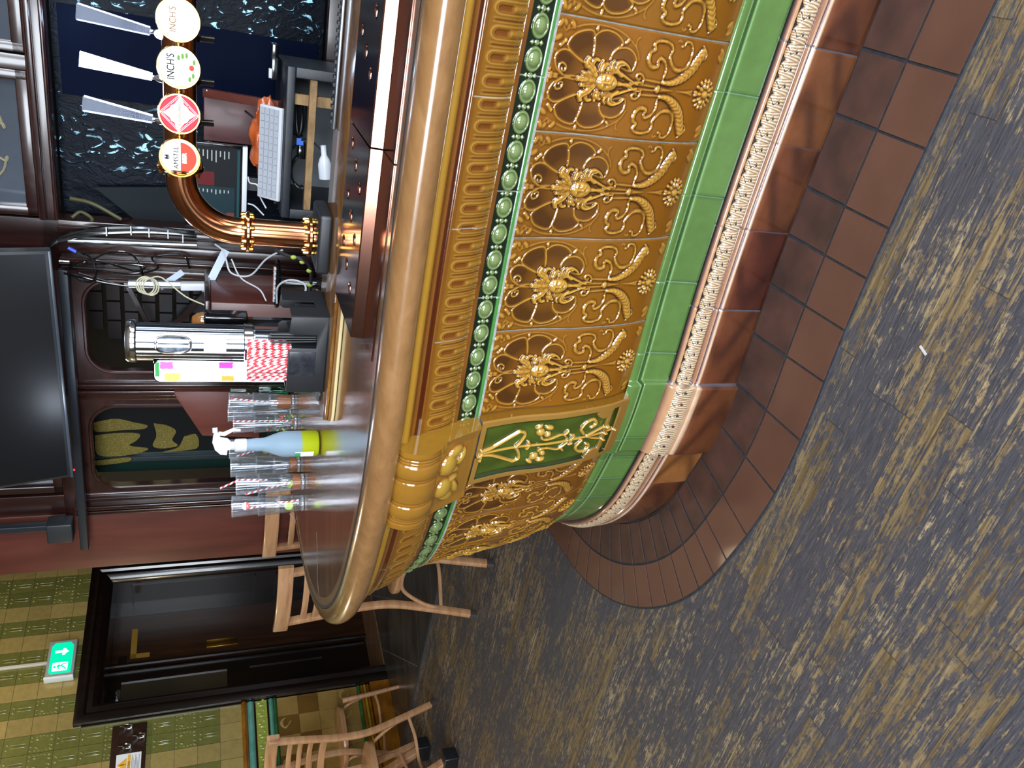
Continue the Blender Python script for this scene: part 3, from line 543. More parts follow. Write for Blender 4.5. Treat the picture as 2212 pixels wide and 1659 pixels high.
# ================================================================ ROOM SHELL
def struct(name, mb, mats, parent=None, ang=30):
    o = mb.build(name, mats, parent, ang)
    if parent is None: o['kind'] = 'structure'
    return o
def floor_mat():
    t = NT('worn_floorboards'); ang = math.radians(-149)
    v = t.coord((1, 1, 1), (0, 0, ang))                      # x along the boards
    sep = t.n('ShaderNodeSeparateXYZ'); t.l(v, sep.inputs[0]); PW = .066
    row = t.math('FLOOR', t.math('DIVIDE', sep.outputs[1], PW)); wn = t.n('ShaderNodeTexWhiteNoise', noise_dimensions='1D'); t.l(row, wn.inputs['W'])
    xo = t.math('ADD', sep.outputs[0], t.math('MULTIPLY', wn.outputs[0], 7.3)); blk = t.math('FLOOR', t.math('DIVIDE', xo, .72))
    wn2 = t.n('ShaderNodeTexWhiteNoise', noise_dimensions='2D'); cmb = t.n('ShaderNodeCombineXYZ'); t.l(row, cmb.inputs[0]); t.l(blk, cmb.inputs[1]); t.l(cmb.outputs[0], wn2.inputs['Vector'])
    fy = t.math('FRACT', t.math('DIVIDE', sep.outputs[1], PW)); fx = t.math('FRACT', t.math('DIVIDE', xo, .72))
    ey = t.math('LESS_THAN', t.math('ABSOLUTE', t.math('SUBTRACT', fy, .5)), .491); ex = t.math('LESS_THAN', t.math('ABSOLUTE', t.math('SUBTRACT', fx, .5)), .4984); body = t.math('MULTIPLY', ey, ex)
    # grain runs along x; each board has its own slice of grain
    c2 = t.n('ShaderNodeCombineXYZ'); t.l(t.math('MULTIPLY', xo, 1.0), c2.inputs[0]); t.l(sep.outputs[1], c2.inputs[1]); t.l(t.math('MULTIPLY', wn2.outputs[0], 9), c2.inputs[2])
    def gr(sx, sy, sc, det=5, dist=0, ro=.6):
        m = t.n('ShaderNodeMapping'); m.inputs['Scale'].default_value = (sx, sy, 1); t.l(c2.outputs[0], m.inputs[0]); return t.noise(m.outputs[0], sc, det, ro, dist)
    grain = gr(5, 120, 1, 5, .3); fine = gr(18, 420, 1, 4); patch = gr(7, 46, 1, 9, .6, .74); speck = gr(90, 260, 1, 2); big = t.noise(v, 1.7, 4, .6)
    wood = t.ramp(grain, [(.2, '#4f4233'), (.42, '#7c6b50'), (.6, '#a08f70'), (.85, '#b9aa8c')]); tone = t.ramp(wn2.outputs[0], [(0, '#aaa090'), (.35, '#cdc4b4'), (.7, '#ffffff'), (1, '#dccbb0')]); wood = t.mix(.8, wood, tone, 'MULTIPLY')
    mott = gr(34, 60, 1, 7, .5, .72); st2 = gr(9, 230, 1, 6, .25, .65)
    wear = t.math('ADD', t.math('ADD', t.math('MULTIPLY', patch, .55), t.math('MULTIPLY', mott, .52)), t.math('ADD', t.math('ADD', t.math('MULTIPLY', st2, .45), t.math('MULTIPLY', big, .30)), t.math('MULTIPLY', wn2.outputs[0], .09)))
    dirt = t.ramp(wear, [(.885, (0, 0, 0)), (.955, (1, 1, 1))])
    dk = t.ramp(fine, [(.3, '#2c2c33'), (.55, '#46454c'), (.8, '#625e5a')])
    col = t.mix(dirt, wood, dk); sp = t.ramp(speck, [(.30, (1, 1, 1)), (.36, (0, 0, 0))]); col = t.mix(t.math('MULTIPLY', sp, .55), col, '#1d1a18')
    col = t.mix(t.math('MULTIPLY', t.math('SUBTRACT', 1.0, body), .62), col, '#17161a')
    ro = t.ramp(dirt, [(0, (.38,) * 3), (1, (.55,) * 3)]); t.set(col=col, rough=ro, spec=.4)
    t.bump(t.math('ADD', t.math('MULTIPLY', body, 1.2), t.math('ADD', t.math('MULTIPLY', fine, .35), t.math('MULTIPLY', grain, .3))), .35, .003); return t.m
M_floor = floor_mat()
struct('floor', MB().box((-5.2, -1.9, -.06), (5.2, 9.6, 0)), M_floor)
W0 = Vector((-2.41, 6.15, 0)); WD = Vector((.635, .773, 0)).normalized(); WN = Vector((WD.y, -WD.x, 0))     # door wall: along k (right), out of the wall towards the room
def wmb(): return MB().at(W0, WD, -WN, ZX) if False else MB().at(W0, WD, Vector((-WN.x, -WN.y, 0)), ZX)           # x=k, y=depth behind the wall face, z
def wp(k, d, z): return W0 + WD * k - WN * d + ZX * z
# --- door wall
M_plaster = pm('dim_plaster', '#6f6247', .8, col2='#5f5440', ns=4)
m = wmb(); m.box((-3.4, .012, 0), (.06, .2, 3.4)); m.box((1.33, .012, 0), (3.6, .2, 3.4)); m.box((.06, .012, 2.18), (1.33, .2, 3.4)); struct('wall_back', m, M_plaster)
TILEG = vcol('wall_tile_glaze', rough=.2, noise=.3, coat=.4, bump=.08)
def wall_tiles():
    MW, MH = .134, .152; V_, F_, Cc = [], [], []; g = .0012; rnd = random.Random(3)
    def quad(P, c):
        b = len(V_); V_.extend(P); F_.append([b, b + 1, b + 2, b + 3]); Cc.extend([c] * 4)
    def emb(k, z, rx, rz, h, c, n=10, a=0):
        b = len(V_); ca, sa = math.cos(a), math.sin(a)
        for r_, hh in ((1, .0), (.75, .6), (.4, .92)):
            for i in range(n):
                t = 2 * PI * i / n; x, y = rx * r_ * math.cos(t), rz * r_ * math.sin(t); V_.append(wp(k + x * ca - y * sa, -h * hh - .0005, z + x * sa + y * ca)); Cc.append(c)
        V_.append(wp(k, -h - .0005, z)); Cc.append(c)
        for r_ in range(2):
            for i in range(n): F_.append([b + r_ * n + i, b + r_ * n + (i + 1) % n, b + (r_ + 1) * n + (i + 1) % n, b + (r_ + 1) * n + i])
        for i in range(n): F_.append([b + 2 * n + i, b + 2 * n + (i + 1) % n, b + 3 * n])
    seq = 'GGCGC'
    for ci in range(-12, 26):
        k1 = 1.329 - ci * MW; k0 = k1 - MW; ty = seq[ci % 5]
        for ri in range(0, 15):
            z0 = 1.122 + ri * MH; z1 = z0 + MH
            if k1 > .03 and k0 < 1.36 and z0 < 2.2 - .06: continue
            tn = .88 + .2 * rnd.random(); kind = ty if ri > 0 else 'C'
            rose = ((ri - 2) % 3 == 0); c = hsv('#968753') if kind == 'C' else hsv('#6a6d39'); c = c * tn; cl = np.minimum(c * 1.25, 1); cd = c * .6
            a, b, e, f = k0 + g, k1 - g, z0 + g, z1 - g
            quad([wp(a, 0, e), wp(b, 0, e), wp(b, 0, f), wp(a, 0, f)], c)
            for P in ([(a, e), (b, e)], [(b, e), (b, f)], [(b, f), (a, f)], [(a, f), (a, e)]): quad([wp(P[0][0], .012, P[0][1]), wp(P[1][0], .012, P[1][1]), wp(P[1][0], 0, P[1][1]), wp(P[0][0], 0, P[0][1])], cd)
            if kind == 'G' and b > -.5 and a < 1.6:
                kc, zc = (k0 + k1) / 2, (z0 + z1) / 2
                if rose:
                    for dx in (-.03, .03): emb(kc + dx, zc + .03, .008, .016, .006, cl, a=dx * 9)
                    for dx in (-.048, -.02, .02, .048):
                        emb(kc + dx, zc - .056, .008, .013, .004, cl, a=dx * 12); emb(kc + dx, zc + .063, .006, .010, .004, cl, a=-dx * 12)
                    for sx in (-1, 1):
                        for q in range(4): emb(kc + sx * (.054 - .004 * abs(q - 1.5)), zc - .03 + q * .022, .004, .011, .003, cl, a=sx * (.5 - q * .3))
                else:
                    for dx in (-.011, .011): emb(kc + dx, zc - .012, .0045, .050, .0045, cl)
                    emb(kc, zc - .012, .004, .046, .001, cd)
                    for dx in (-.02, .02): emb(kc + dx * .9, zc + .055, .009, .012, .005, cl, a=-dx * 30)
    me = bpy.data.meshes.new('wall_tiles'); me.from_pydata([tuple(v) for v in V_], [], F_); a = me.color_attributes.new('Col', 'FLOAT_COLOR', 'POINT'); c = np.ones((len(V_), 4), np.float32); c[:, :3] = np.array(Cc); a.data.foreach_set('color', c.reshape(-1)); shade(me, 40)
    o = mk('wall_tiles', me, TILEG); o['kind'] = 'structure'; o.name = 'trim_2'; return o
wall_tiles()
# --- dado below the pale tiles: left of the door and a strip on its right
def dado(k0, k1, nm):
    root = thing(nm, 'glazed dado of brown tiles with green and teal bands under the pale wall tiles', 'wall tiles', tuple(wp((k0 + k1) / 2, 0, 0))); root['kind'] = 'structure'
    def band(name, z0, z1, d, mat, round_=True):
        m = wmb(); n = 6; pr = [(d * math.sin(PI * i / n), z0 + (z1 - z0) * i / n) for i in range(n + 1)] if round_ else [(0, z0), (d, z0), (d, z1), (0, z1)]
        vs = [(k, -o - .001, z) for k in (k0, k1) for o, z in pr]; n = len(pr); fs = [(i, i + 1, n + i + 1, n + i) for i in range(n - 1)] + [list(range(n)), list(range(n, 2 * n))[::-1]]
        m.add(vs, fs); return m.build(name, mat, root)
    Tg = pm('teal_tile', '#4f8476', .15, coat=.5, col2='#63998a', ns=14); Dg = pm('deep_green_tile', '#1f4a26', .15, coat=.5, col2='#2f6a38', ns=14); Og = pm('orange_brown_tile', '#8c5a16', .18, coat=.5, col2='#6a3c0c', ns=9); Kg = pm('near_black_tile', '#1b0e08', .2, coat=.5); Yg = pm('ochre_tile', '#a98a2e', .2, coat=.4, col2='#8c6e20', ns=20)
    band('orange_moulding', 1.082, 1.124, .028, Og); band('teal_band', 1.036, 1.078, .012, Tg); band('dark_fillet', 1.022, 1.034, .006, Kg, False); band('dark_fillet', .928, .940, .006, Kg, False); band('teal_band', .895, .927, .014, Tg); band('green_roll', .868, .894, .018, Dg)
    band('green_roll', .230, .257, .018, Dg); band('brown_moulding', .205, .229, .014, Og); band('ochre_roll', .182, .204, .02, Yg); band('brown_moulding', .158, .18, .016, Og); band('orange_skirting', .0, .157, .045, Og, False)
    # embossed frieze and two-tone tile field
    m = wmb(); sz = .083; k = k0
    while k < k1 - .01:
        e = min(k + sz, k1); m.box((k + .001, -.003, .941), (e - .001, .01, 1.021))
        for a in (0, 1, 2): m.at(wp(k + sz * (.25 + .25 * a), -.0, .98 + .018 * math.sin(a * 2)), WD, WN, ZX).sphere((0, .003, 0), 1, 8, (.010, .004, .022 - .006 * a)); m.at(W0, WD, -WN, ZX)
        k = e
    m.build('embossed_frieze', pm('olive_frieze', '#8f9a44', .2, coat=.4), root)
    ms = [pm('tan_dado_tile', '#8f7440', .22, coat=.4, col2='#7d6230', ns=5), pm('umber_dado_tile', '#6b4f22', .22, coat=.4, col2='#553c16', ns=5), pm('carved_tan_tile', '#a08a52', .22, coat=.4)]
    m = wmb(); k = k1; j = 0
    while k > k0 + .01:
        e = max(k - .152, k0)
        for r_ in range(4):
            z1 = .866 - r_ * .152; m.cur = 0 if (r_ in (0, 3)) == (j % 2 == 0) else (1 if (r_ + j) % 2 else 0); m.box((e + .001, -.002, z1 - .151), (k - .001, .01, z1 - .001))
            if r_ in (0, 3) and (j % 2 == 1 or r_ == 3):
                m.cur = 2
                for q in range(5):
                    a = .4 + q * .35; c = ((e + k) / 2, z1 - .076); P = [wp(c[0] + (.065 - t * .02 * q) * math.cos(a + t), -.003, c[1] + .062 * math.sin(a + t * 1.4) * (1 - .1 * q)) for t in (0, .4, .8, 1.2)]
                    m.M = Matrix.Identity(4); m.tube([tuple(p) for p in catmull(P, 4)], .0042, 6); m.at(W0, WD, -WN, ZX)
        k = e; j += 1
    m.build('dado_tiles', ms, root)
dado(-3.3, -.005, 'trim_3'); dado(1.385, 1.75, 'trim_4')
# --- door case: dark architrave, panelled reveal, two leaves
M_ebony = woodmat('black_brown_door_wood', '#080505', '#120a08', '#1d100c', rough=.25, coat=.5, stretch=(30, 30, 2)); M_brownd = woodmat('brown_door_wood', '#1a0d06', '#2e190c', '#422411', rough=.35, coat=.3, stretch=(30, 30, 2))
M_brass = pm('brass', '#b58a3c', .25, 1.0); M_chrome = pm('chrome', '#c9ccd2', .12, 1.0); M_steel = pm('brushed_steel', '#9fa4ab', .28, 1.0)
dc = thing('door_1', 'tall dark panelled door case with a moulded architrave in the tiled wall', 'door', tuple(wp(.7, 0, 0))); dc['kind'] = 'structure'
def arch(k0, k1, out):
    m = wmb(); pr = [(0, -.02), (0, -.045), (.03, -.055), (.06, -.05), (.075, -.035), (.11, -.045), (.135, -.03), (.15, -.01), (.16, .02)]
    for (d, a) in ((pr, 0),):
        P = [[(k0 + d_, z_) for d_, z_ in pr], [(k1 - d_, z_) for d_, z_ in pr]]
    n = len(pr); vs = []; fs = []
    path = [(0, 0.0), (0, 1), (1, 1), (1, 0.0)]
    for (sx, top) in path:
        for d_, y_ in pr:
            k = k0 + d_ if sx == 0 else k1 - d_; vs.append((k, y_, (2.235 - d_) if top else 0.0))
    for s_ in range(3):
        for i in range(n - 1): fs.append((s_ * n + i, s_ * n + i + 1, (s_ + 1) * n + i + 1, (s_ + 1) * n + i))
    m.add(vs, fs)
    for sx in (0, 1): m.box(((k0, -.02, 0) if sx == 0 else (k1 - .02, -.02, 0)), ((k0 + .02, .03, 2.235) if sx == 0 else (k1, .03, 2.235)))
    m.box((k0, -.02, 2.2), (k1, .03, 2.235)); return m
arch(0, 1.385, .05).build('architrave', M_ebony, dc)
m = wmb(); RD = .55
m.box((.10, 0, 0), (.14, RD, 2.1)); m.box((1.25, 0, 0), (1.29, RD, 2.1)); m.box((.10, 0, 2.08), (1.29, RD, 2.14))
for z0, z1 in ((.25, .78), (.95, 1.95)):
    for k in (1.25, .14):
        sg = -1 if k > 1 else 1; m.box((k, .09, z0), (k + sg * .012, .10, z1)); m.box((k, RD - .1, z0), (k + sg * .012, RD - .09, z1)); m.box((k, .09, z1 - .01), (k + sg * .012, RD - .09, z1)); m.box((k, .09, z0), (k + sg * .012, RD - .09, z0 + .01))
m.build('reveal', M_ebony, dc)
lf = wmb(); lf.box((.14, RD - .06, .005), (.70, RD - .02, .42)); lf.box((.14, RD - .06, .42), (.20, RD - .02, 2.08)); lf.box((.60, RD - .06, .42), (.70, RD - .02, 2.08)); lf.box((.20, RD - .06, 1.02), (.60, RD - .02, 1.2)); lf.box((.20, RD - .06, 2.0), (.60, RD - .02, 2.08)); lf.box((.20, RD - .045, .42), (.60, RD - .03, 1.02)); lf.box((.24, RD - .055, .47), (.56, RD - .03, .97))
lf = lf.build('left_leaf', M_ebony, dc); wmb().box((.20, RD - .045, 1.2), (.60, RD - .038, 2.0)).build('glass_pane', pm('smoky_glass', '#3a3428', .15, coat=.6), lf)
rl = wmb(); rl.box((.72, RD - .10, .005), (1.25, RD - .05, 2.08)); rl = rl.build('right_leaf', M_brownd, dc); m = wmb(); m.box((.715, RD - .125, 0), (.73, RD - .10, 2.08)); m.box((1.18, RD - .125, 0), (1.25, RD - .10, 2.08)); m.box((.73, RD - .115, 1.97), (.80, RD - .10, 2.03)); m.build('stile', M_ebony, rl)
wmb().box((.80, RD - .108, 1.11), (.87, RD - .10, 1.36), .002).build('push_plate', M_brass, rl)
m = wmb(); m.box((.78, RD - .105, 1.90), (1.06, RD - .10, 1.945)); m.box((.78, RD - .105, 1.80), (.82, RD - .10, 1.945)); m.build('yellow_notice_strip', pm('worn_yellow_paint', '#8f6b24', .5), rl)
m = wmb(); m.box((.45, RD - .075, 2.0), (.53, RD - .06, 2.03)); m.bar((.5, RD - .09, 2.03), (.36, RD - .13, 1.98), .012, .01); m.build('door_closer', M_chrome, lf)
# --- floor in front of the door: dark stone tiles with a metal edge, timber threshold
def stone():
    t = NT('dark_stone_tile'); v = t.coord((1, 1, 1), (0, 0, math.radians(-12))); sep = t.n('ShaderNodeSeparateXYZ'); t.l(v, sep.inputs[0]); o = None
    for i, sz in ((0, .42), (1, .42)):
        f = t.math('LESS_THAN', t.math('ABSOLUTE', t.math('SUBTRACT', t.math('FRACT', t.math('DIVIDE', sep.outputs[i], sz)), .5)), .494); o = f if o is None else t.math('MULTIPLY', o, f)
    c = t.ramp(t.noise(v, 4, 5), [(.3, '#2c2a28'), (.6, '#45413d'), (.8, '#544c44')]); c = t.mix(t.math('SUBTRACT', 1.0, o), c, '#77706a'); t.set(col=c, rough=.3, coat=.3, coatr=.2); t.bump(o, .2, .002); return t.m
S1, S2 = Vector((-1.20, 4.646, 0)), Vector((-2.562, 5.555, 0)); sd = (S1 - S2).normalized()
A, B = S2 - sd * .262, S1 + sd * 3.0; poly = [A, B, Vector((1.9, 5.2, 0)), wp(3.0, -.0, 0), wp(-.581, -.0, 0)]
struct('stone_floor', MB().prism([(p.x, p.y) for p in poly], .0, .006), stone()).name = 'floor.001'
st = MB(); st.bar(A + ZX * .006, B + ZX * .006, .035, .012); struct('trim_5', st, pm('dull_metal_edge', '#6c7078', .35, .8))
struct('trim_6', wmb().box((.14, -.02, 0), (1.25, RD - .02, .012)), woodmat('threshold_wood', '#4a3526', '#6f523a', '#8a6a4c', rough=.45, coat=.1, stretch=(2, 30, 30), rotv=(0, 0, math.radians(-50))))
# --- rest of the room: other walls with windows behind the camera, ceiling
M_wall = pm('cream_wall_paint', '#7d6c50', .7, col2='#6c5c42', ns=3); M_ceil = pm('ceiling_paint', '#5f5140', .8)
struct('ceiling', MB().box((-5.2, -1.9, 3.4), (5.2, 9.6, 3.5)), M_ceil)
def wall_windows(name, origin, X, length, wins, h=3.4):
    m = MB().at(origin, X, Vector(X).cross(ZX) * -1, ZX); x = 0
    for a, b, z0, z1 in wins: m.box((x, 0, 0), (a, .2, h)); m.box((a, 0, 0), (b, .2, z0)); m.box((a, 0, z1), (b, .2, h)); x = b
    m.box((x, 0, 0), (length, .2, h)); struct(name, m, M_wall)
WINS = [(1.95, 3.85, .9, 2.9), (4.45, 6.25, .9, 2.9), (6.85, 8.75, .9, 2.9)]
wall_windows('wall_front', (-5.2, -1.9, 0), (1, 0, 0), 10.4, WINS)
wall_windows('wall_right', (5.2, -1.9, 0), (0, 1, 0), 11.5, [(.6, 2.2, .9, 2.9)])
struct('wall_left', MB().box((-5.4, -1.9, 0), (-5.2, 9.6, 3.4)), M_wall); struct('wall_far', MB().box((-5.2, 9.6, 0), (5.2, 9.8, 3.4)), M_plaster)
M_wf = pm('white_window_frame', '#cfcabd', .4)
for i, (a, b, z0, z1) in enumerate(WINS):
    m = MB().at((-5.2, -1.9, 0)); m.box((a, -.12, z0), (a + .06, -.05, z1)); m.box((b - .06, -.12, z0), (b, -.05, z1)); m.box((a, -.12, z0), (b, -.05, z0 + .06)); m.box((a, -.12, z1 - .06), (b, -.05, z1)); m.box(((a + b) / 2 - .02, -.11, z0), ((a + b) / 2 + .02, -.06, z1)); m.box((a, -.11, (z0 + z1) / 2 - .02), (b, -.06, (z0 + z1) / 2 + .02))
    o = struct('window_%d' % (i + 1), m, M_wf)
# ================================================================ THINGS ON THE BAR
T0 = Vector((.645, 1.26, 0)); TX = Vector((-.867, .499, 0)).normalized(); TY = Vector((.499, .867, 0)).normalized()    # frame of the trays: x to the left, y into the bar
def tp(x, y, z): return T0 + TX * x + TY * y + ZX * z
def tmb(x=0, y=0, z=0): return MB().at(tp(x, y, z), TY, -TX, ZX) if False else MB().at(tp(x, y, z), TX, TY * -1 * -1, ZX)
M_copper = pm('polished_copper', '#c98a63', .13, 1.0, col2='#b87a55', ns=7, bump=.03, bs=12); M_copperd = pm('tray_copper', '#b08070', .14, 1.0, bump=.05, bs=9); M_black = pm('matt_black_plastic', '#15171b', .45); M_blackg = pm('gloss_black', '#08090b', .12, coat=.5)
M_white = pm('white_plastic', '#b9bcc2', .35); M_board = woodmat('raised_board_wood', '#4a2c12', '#7d5323', '#a37838', rough=.22, coat=.7, stretch=(1.8, 26, 26), rotv=(0, 0, math.radians(-150)))
M_gold = pm('gold_trim', '#e0b35c', .2, 1.0)
def tray(x0, x1, label):
    r = thing('drip_tray', label, 'drip tray', tuple(tp((x0 + x1) / 2, .2, TOPZ)), 'copper drip trays along the bar')
    Z0, Z1 = TOPZ + .0025, TOPZ + .0275
    m = MB().at((0, 0, 0)); pr = [(0.0, TOPZ + .0005), (0.0, Z0), (.098, Z0), (.100, TOPZ + .001), (.105, TOPZ + .001), (.107, Z0), (.1120, Z1 - .0025), (.1145, Z1)]
    vs = [tuple(tp(x, y, z)) for x in (x0, x1) for y, z in pr]; n = len(pr); m.add(vs, [(i, i + 1, n + i + 1, n + i) for i in range(n - 1)])
    for x in (x0, x1): m.add([tuple(tp(x, y, z)) for y, z in ((.107, TOPZ + .0005), (.107, Z0), (.1120, Z1 - .0025), (.1145, Z1), (.355, Z1), (.355, TOPZ + .0005))], [tuple(range(6))])
    m.build('flange', M_copperd, r, ang=12)
    bm = bmesh.new(); es = []
    def loop(P):
        v = [bm.verts.new(p) for p in P]; es.extend(bm.edges.new((v[i], v[(i + 1) % len(v)])) for i in range(len(v)))
    loop([(x0, .1145, 0), (x1, .1145, 0), (x1, .355, 0), (x0, .355, 0)]); holes = []; x = x0 + .035
    while x + .085 < x1:
        holes += [(x, .305), (x + .032, .242), (x + .064, .178)]; x += .112
    for cx, cy in holes: loop([(cx + .0125 * math.cos(2 * PI * i / 18), cy + .0125 * math.sin(2 * PI * i / 18), 0) for i in range(18)])
    bmesh.ops.triangle_fill(bm, edges=es, use_beauty=True, use_dissolve=False); bm.verts.index_update()
    m = MB(); m.at(tp(0, 0, Z1), TX, TY, ZX); m.add([v.co[:] for v in bm.verts], [[v.index for v in f.verts] for f in bm.faces]); bm.free()
    for cx, cy in holes:
        P = [(.0145, .0006), (.0125, .0), (.0108, -.003), (.0102, -.011)]; M = m.M; m.M = M @ Matrix.Translation((cx, cy, 0)); m.lathe(P, 18, cap=False); m.M = M
    me = m.mesh('perforated_top', 30); mk('perforated_top', me, M_copperd, r)
    MB().at(tp(0, 0, TOPZ), TX, TY, ZX).box((x0 + .005, .13, .001), (x1 - .005, .35, .006)).build('well', pm('dark_tray_well', '#0c0808', .3, .5), r)
tray(-.62, .2745, 'long copper drip tray with round holes under the row of lit beer badges'); tray(.2785, .69, 'shorter copper drip tray with round holes in front of the copper pipe')
# raised board
b = thing('counter_board', 'raised wooden board with a moulded edge behind the copper trays, carrying the caddy', 'board', tuple(tp(.3, .5, TOPZ)))
BZ = TOPZ + .025
poly = [(-.8, .362), (1.045, .362), (1.07, .370), (1.083, .392), (1.083, .83), (.80, .60), (.70, .60), (-.8, .60)]
MB().at(tp(0, 0, 0), TX, TY, ZX).prism(poly, TOPZ + .0165, BZ, .003).build('board', M_board, b)
MB().at(tp(0, 0, 0), TX, TY, ZX).prism([(x, y + (-.004 if y < .4 else 0)) for x, y in poly], TOPZ + .0095, TOPZ + .016, .002).build('middle_bead', M_nose, b)
MB().at(tp(0, 0, 0), TX, TY, ZX).prism([(x, y + (-.007 if y < .4 else 0)) for x, y in poly], TOPZ + .0008, TOPZ + .009, .002).build('lower_bead', pm('pale_worn_edge', '#c2b184', .35, coat=.3), b)
mt = thing('bar_mat', 'narrow black rubber mat with a steel edge along the back of the bar', 'mat', tuple(tp(-.2, .58, BZ)))
MB().at(tp(0, 0, BZ), TX, TY, ZX).box((-.7, .558, .0008), (.345, .575, .009), .002).build('steel_edge', M_steel, mt)
m = MB().at(tp(0, 0, BZ), TX, TY, ZX); m.box((-.7, .576, .0008), (.345, .60, .007))
for i in range(60): m.box((-.69 + i * .0172, .578, .007), (-.682 + i * .0172, .598, .012))
m.build('rubber_strip', M_black, mt)
sl_ = MB()
P = [PZ(684, 1150, TOPZ), PZ(685.5, 1180, TOPZ), PZ(686, 1215, TOPZ), PZ(686, 1250, TOPZ), PZ(687.5, 1270, TOPZ), PZ(690.5, 1297, TOPZ)]
vs = []; wd_ = [.004, .006, .005, .004, .005, .001]
for p, w_ in zip(P, wd_): vs += [(p.x, p.y - w_, TOPZ + .0004), (p.x, p.y + w_, TOPZ + .0004)]
sl_.add(vs, [(2 * i, 2 * i + 2, 2 * i + 3, 2 * i + 1) for i in range(5)]); sl_.build('worn_filler_line', pm('worn_filler', '#b09a86', .6, col2='#7a5a44', ns=120), bar)
# ---------------------------------------------------------------- copper beer font
tap = thing('beer_font', 'polished copper pipe beer font with flanges, four round lit badges and clear handles', 'beer tap', tuple(tp(.62, .555, BZ)))
CB = tp(.62, .555, BZ); PZc = 1.446; pr_ = .0345; RIGHT = -TX
MB().at(CB, TX, TY, ZX).box((-.078, -.07, 0), (.078, .07, .034), .008).build('base', M_black, tap)
path = [CB + ZX * .034, CB + ZX * .2]; ez = PZc - .132; path = [CB + ZX * .034, CB + ZX * .12, CB + ZX * (ez - BZ)]
for i in range(1, 13):
    a = PI / 2 * i / 12; path.append(CB + ZX * (ez - BZ + .132 * math.sin(a)) + RIGHT * (.132 * (1 - math.cos(a))))
top0 = CB + RIGHT * .132 + ZX * (PZc - BZ); top1 = CB + RIGHT * .95 + ZX * (PZc - BZ)
MB().tube(path, pr_, 40).build('elbow_pipe', M_copper, tap, ang=60)
MB().tube([top0, top1], pr_ + .001, 40).build('cross_pipe', M_copper, tap, ang=60)
def flange(o, X, Y, Z, r, t):
    f = MB().at(o, X, Y, Z).lathe([(pr_, -.004 - t), (pr_ + .004, -.004 - t), (pr_ + .006, -t), (r - .002, -t), (r, -t + .002), (r, -.001), (r - .002, -.0005), (r - .002, .0005), (r, .001), (r, t - .002), (r - .002, t), (pr_ + .006, t), (pr_ + .004, t + .004), (pr_, t + .004)], 48, cap=False).build('flange', M_copper, tap)
    global BOLT
    if BOLT is None:
        m = MB(); m.lathe([(0, -t - .012), (.0045, -t - .011), (.0062, -t - .006), (.0062, -t), (.003, -t), (.003, t), (.0062, t), (.0062, t + .006), (.0045, t + .011), (0, t + .012)], 8, cap=False); BOLT = m.mesh('bolt', 30); BOLT.materials.append(M_gold)
    for i in range(8):
        a = 2 * PI * (i + .3) / 8; p = o + X * ((r - .0085) * math.cos(a)) + Y * ((r - .0085) * math.sin(a)); q = bpy.data.objects.new('bolt', BOLT); COL.objects.link(q); q.parent = f
        q.matrix_basis = Matrix(((X.x, Y.x, Z.x, p.x), (X.y, Y.y, Z.y, p.y), (X.z, Y.z, Z.z, p.z), (0, 0, 0, 1)))
BOLT = None
flange(CB + ZX * .048, TX, TY, ZX, .052, .0045); flange(CB + ZX * (1.293 - BZ), TX, TY, ZX, .052, .0045); flange(top0 + RIGHT * .016, TY, ZX, RIGHT, .052, .0045)
def disc(o, X, Y, r, n=48, z=0, poly=None):
    Z = Vector(X).cross(Vector(Y)); m = MB().at(Vector(o) + Z * z, X, Y, Z); P = poly or [(r * math.cos(2 * PI * i / n), r * math.sin(2 * PI * i / n)) for i in range(n)]; return m.add([(x, y, 0) for x, y in P], [tuple(range(len(P)))])
E_white = emat('lit_badge_white', '#fff6e2', 1.25, (.8, .8, .8)); E_cream = emat('lit_badge_cream', '#ffdf9c', 1.0, (.8, .8, .8)); E_red = emat('lit_badge_red', '#d8200c', .9, (.5, .05, .03)); E_crim = emat('lit_badge_crimson', '#d81f34', .9, (.5, .03, .05)); E_blue = emat('lit_badge_blue', '#1c2470', .2); E_teal = emat('lit_badge_teal', '#0a5058', .22); E_green = emat('lit_badge_green', '#86cf5c', 1.0); E_gold = emat('lit_badge_pale_gold', '#b8893c', .8); E_grey = emat('lit_badge_grey', '#8a857e', .5); E_lt = emat('lit_badge_bright', '#ffffff', 1.5, (.9, .9, .9)); E_faint = emat('lit_badge_faint', '#b9b0a0', 1.0)
BXD = RIGHT; BYD = ZX; FN = -TY           # badge axes: to the right, up, out
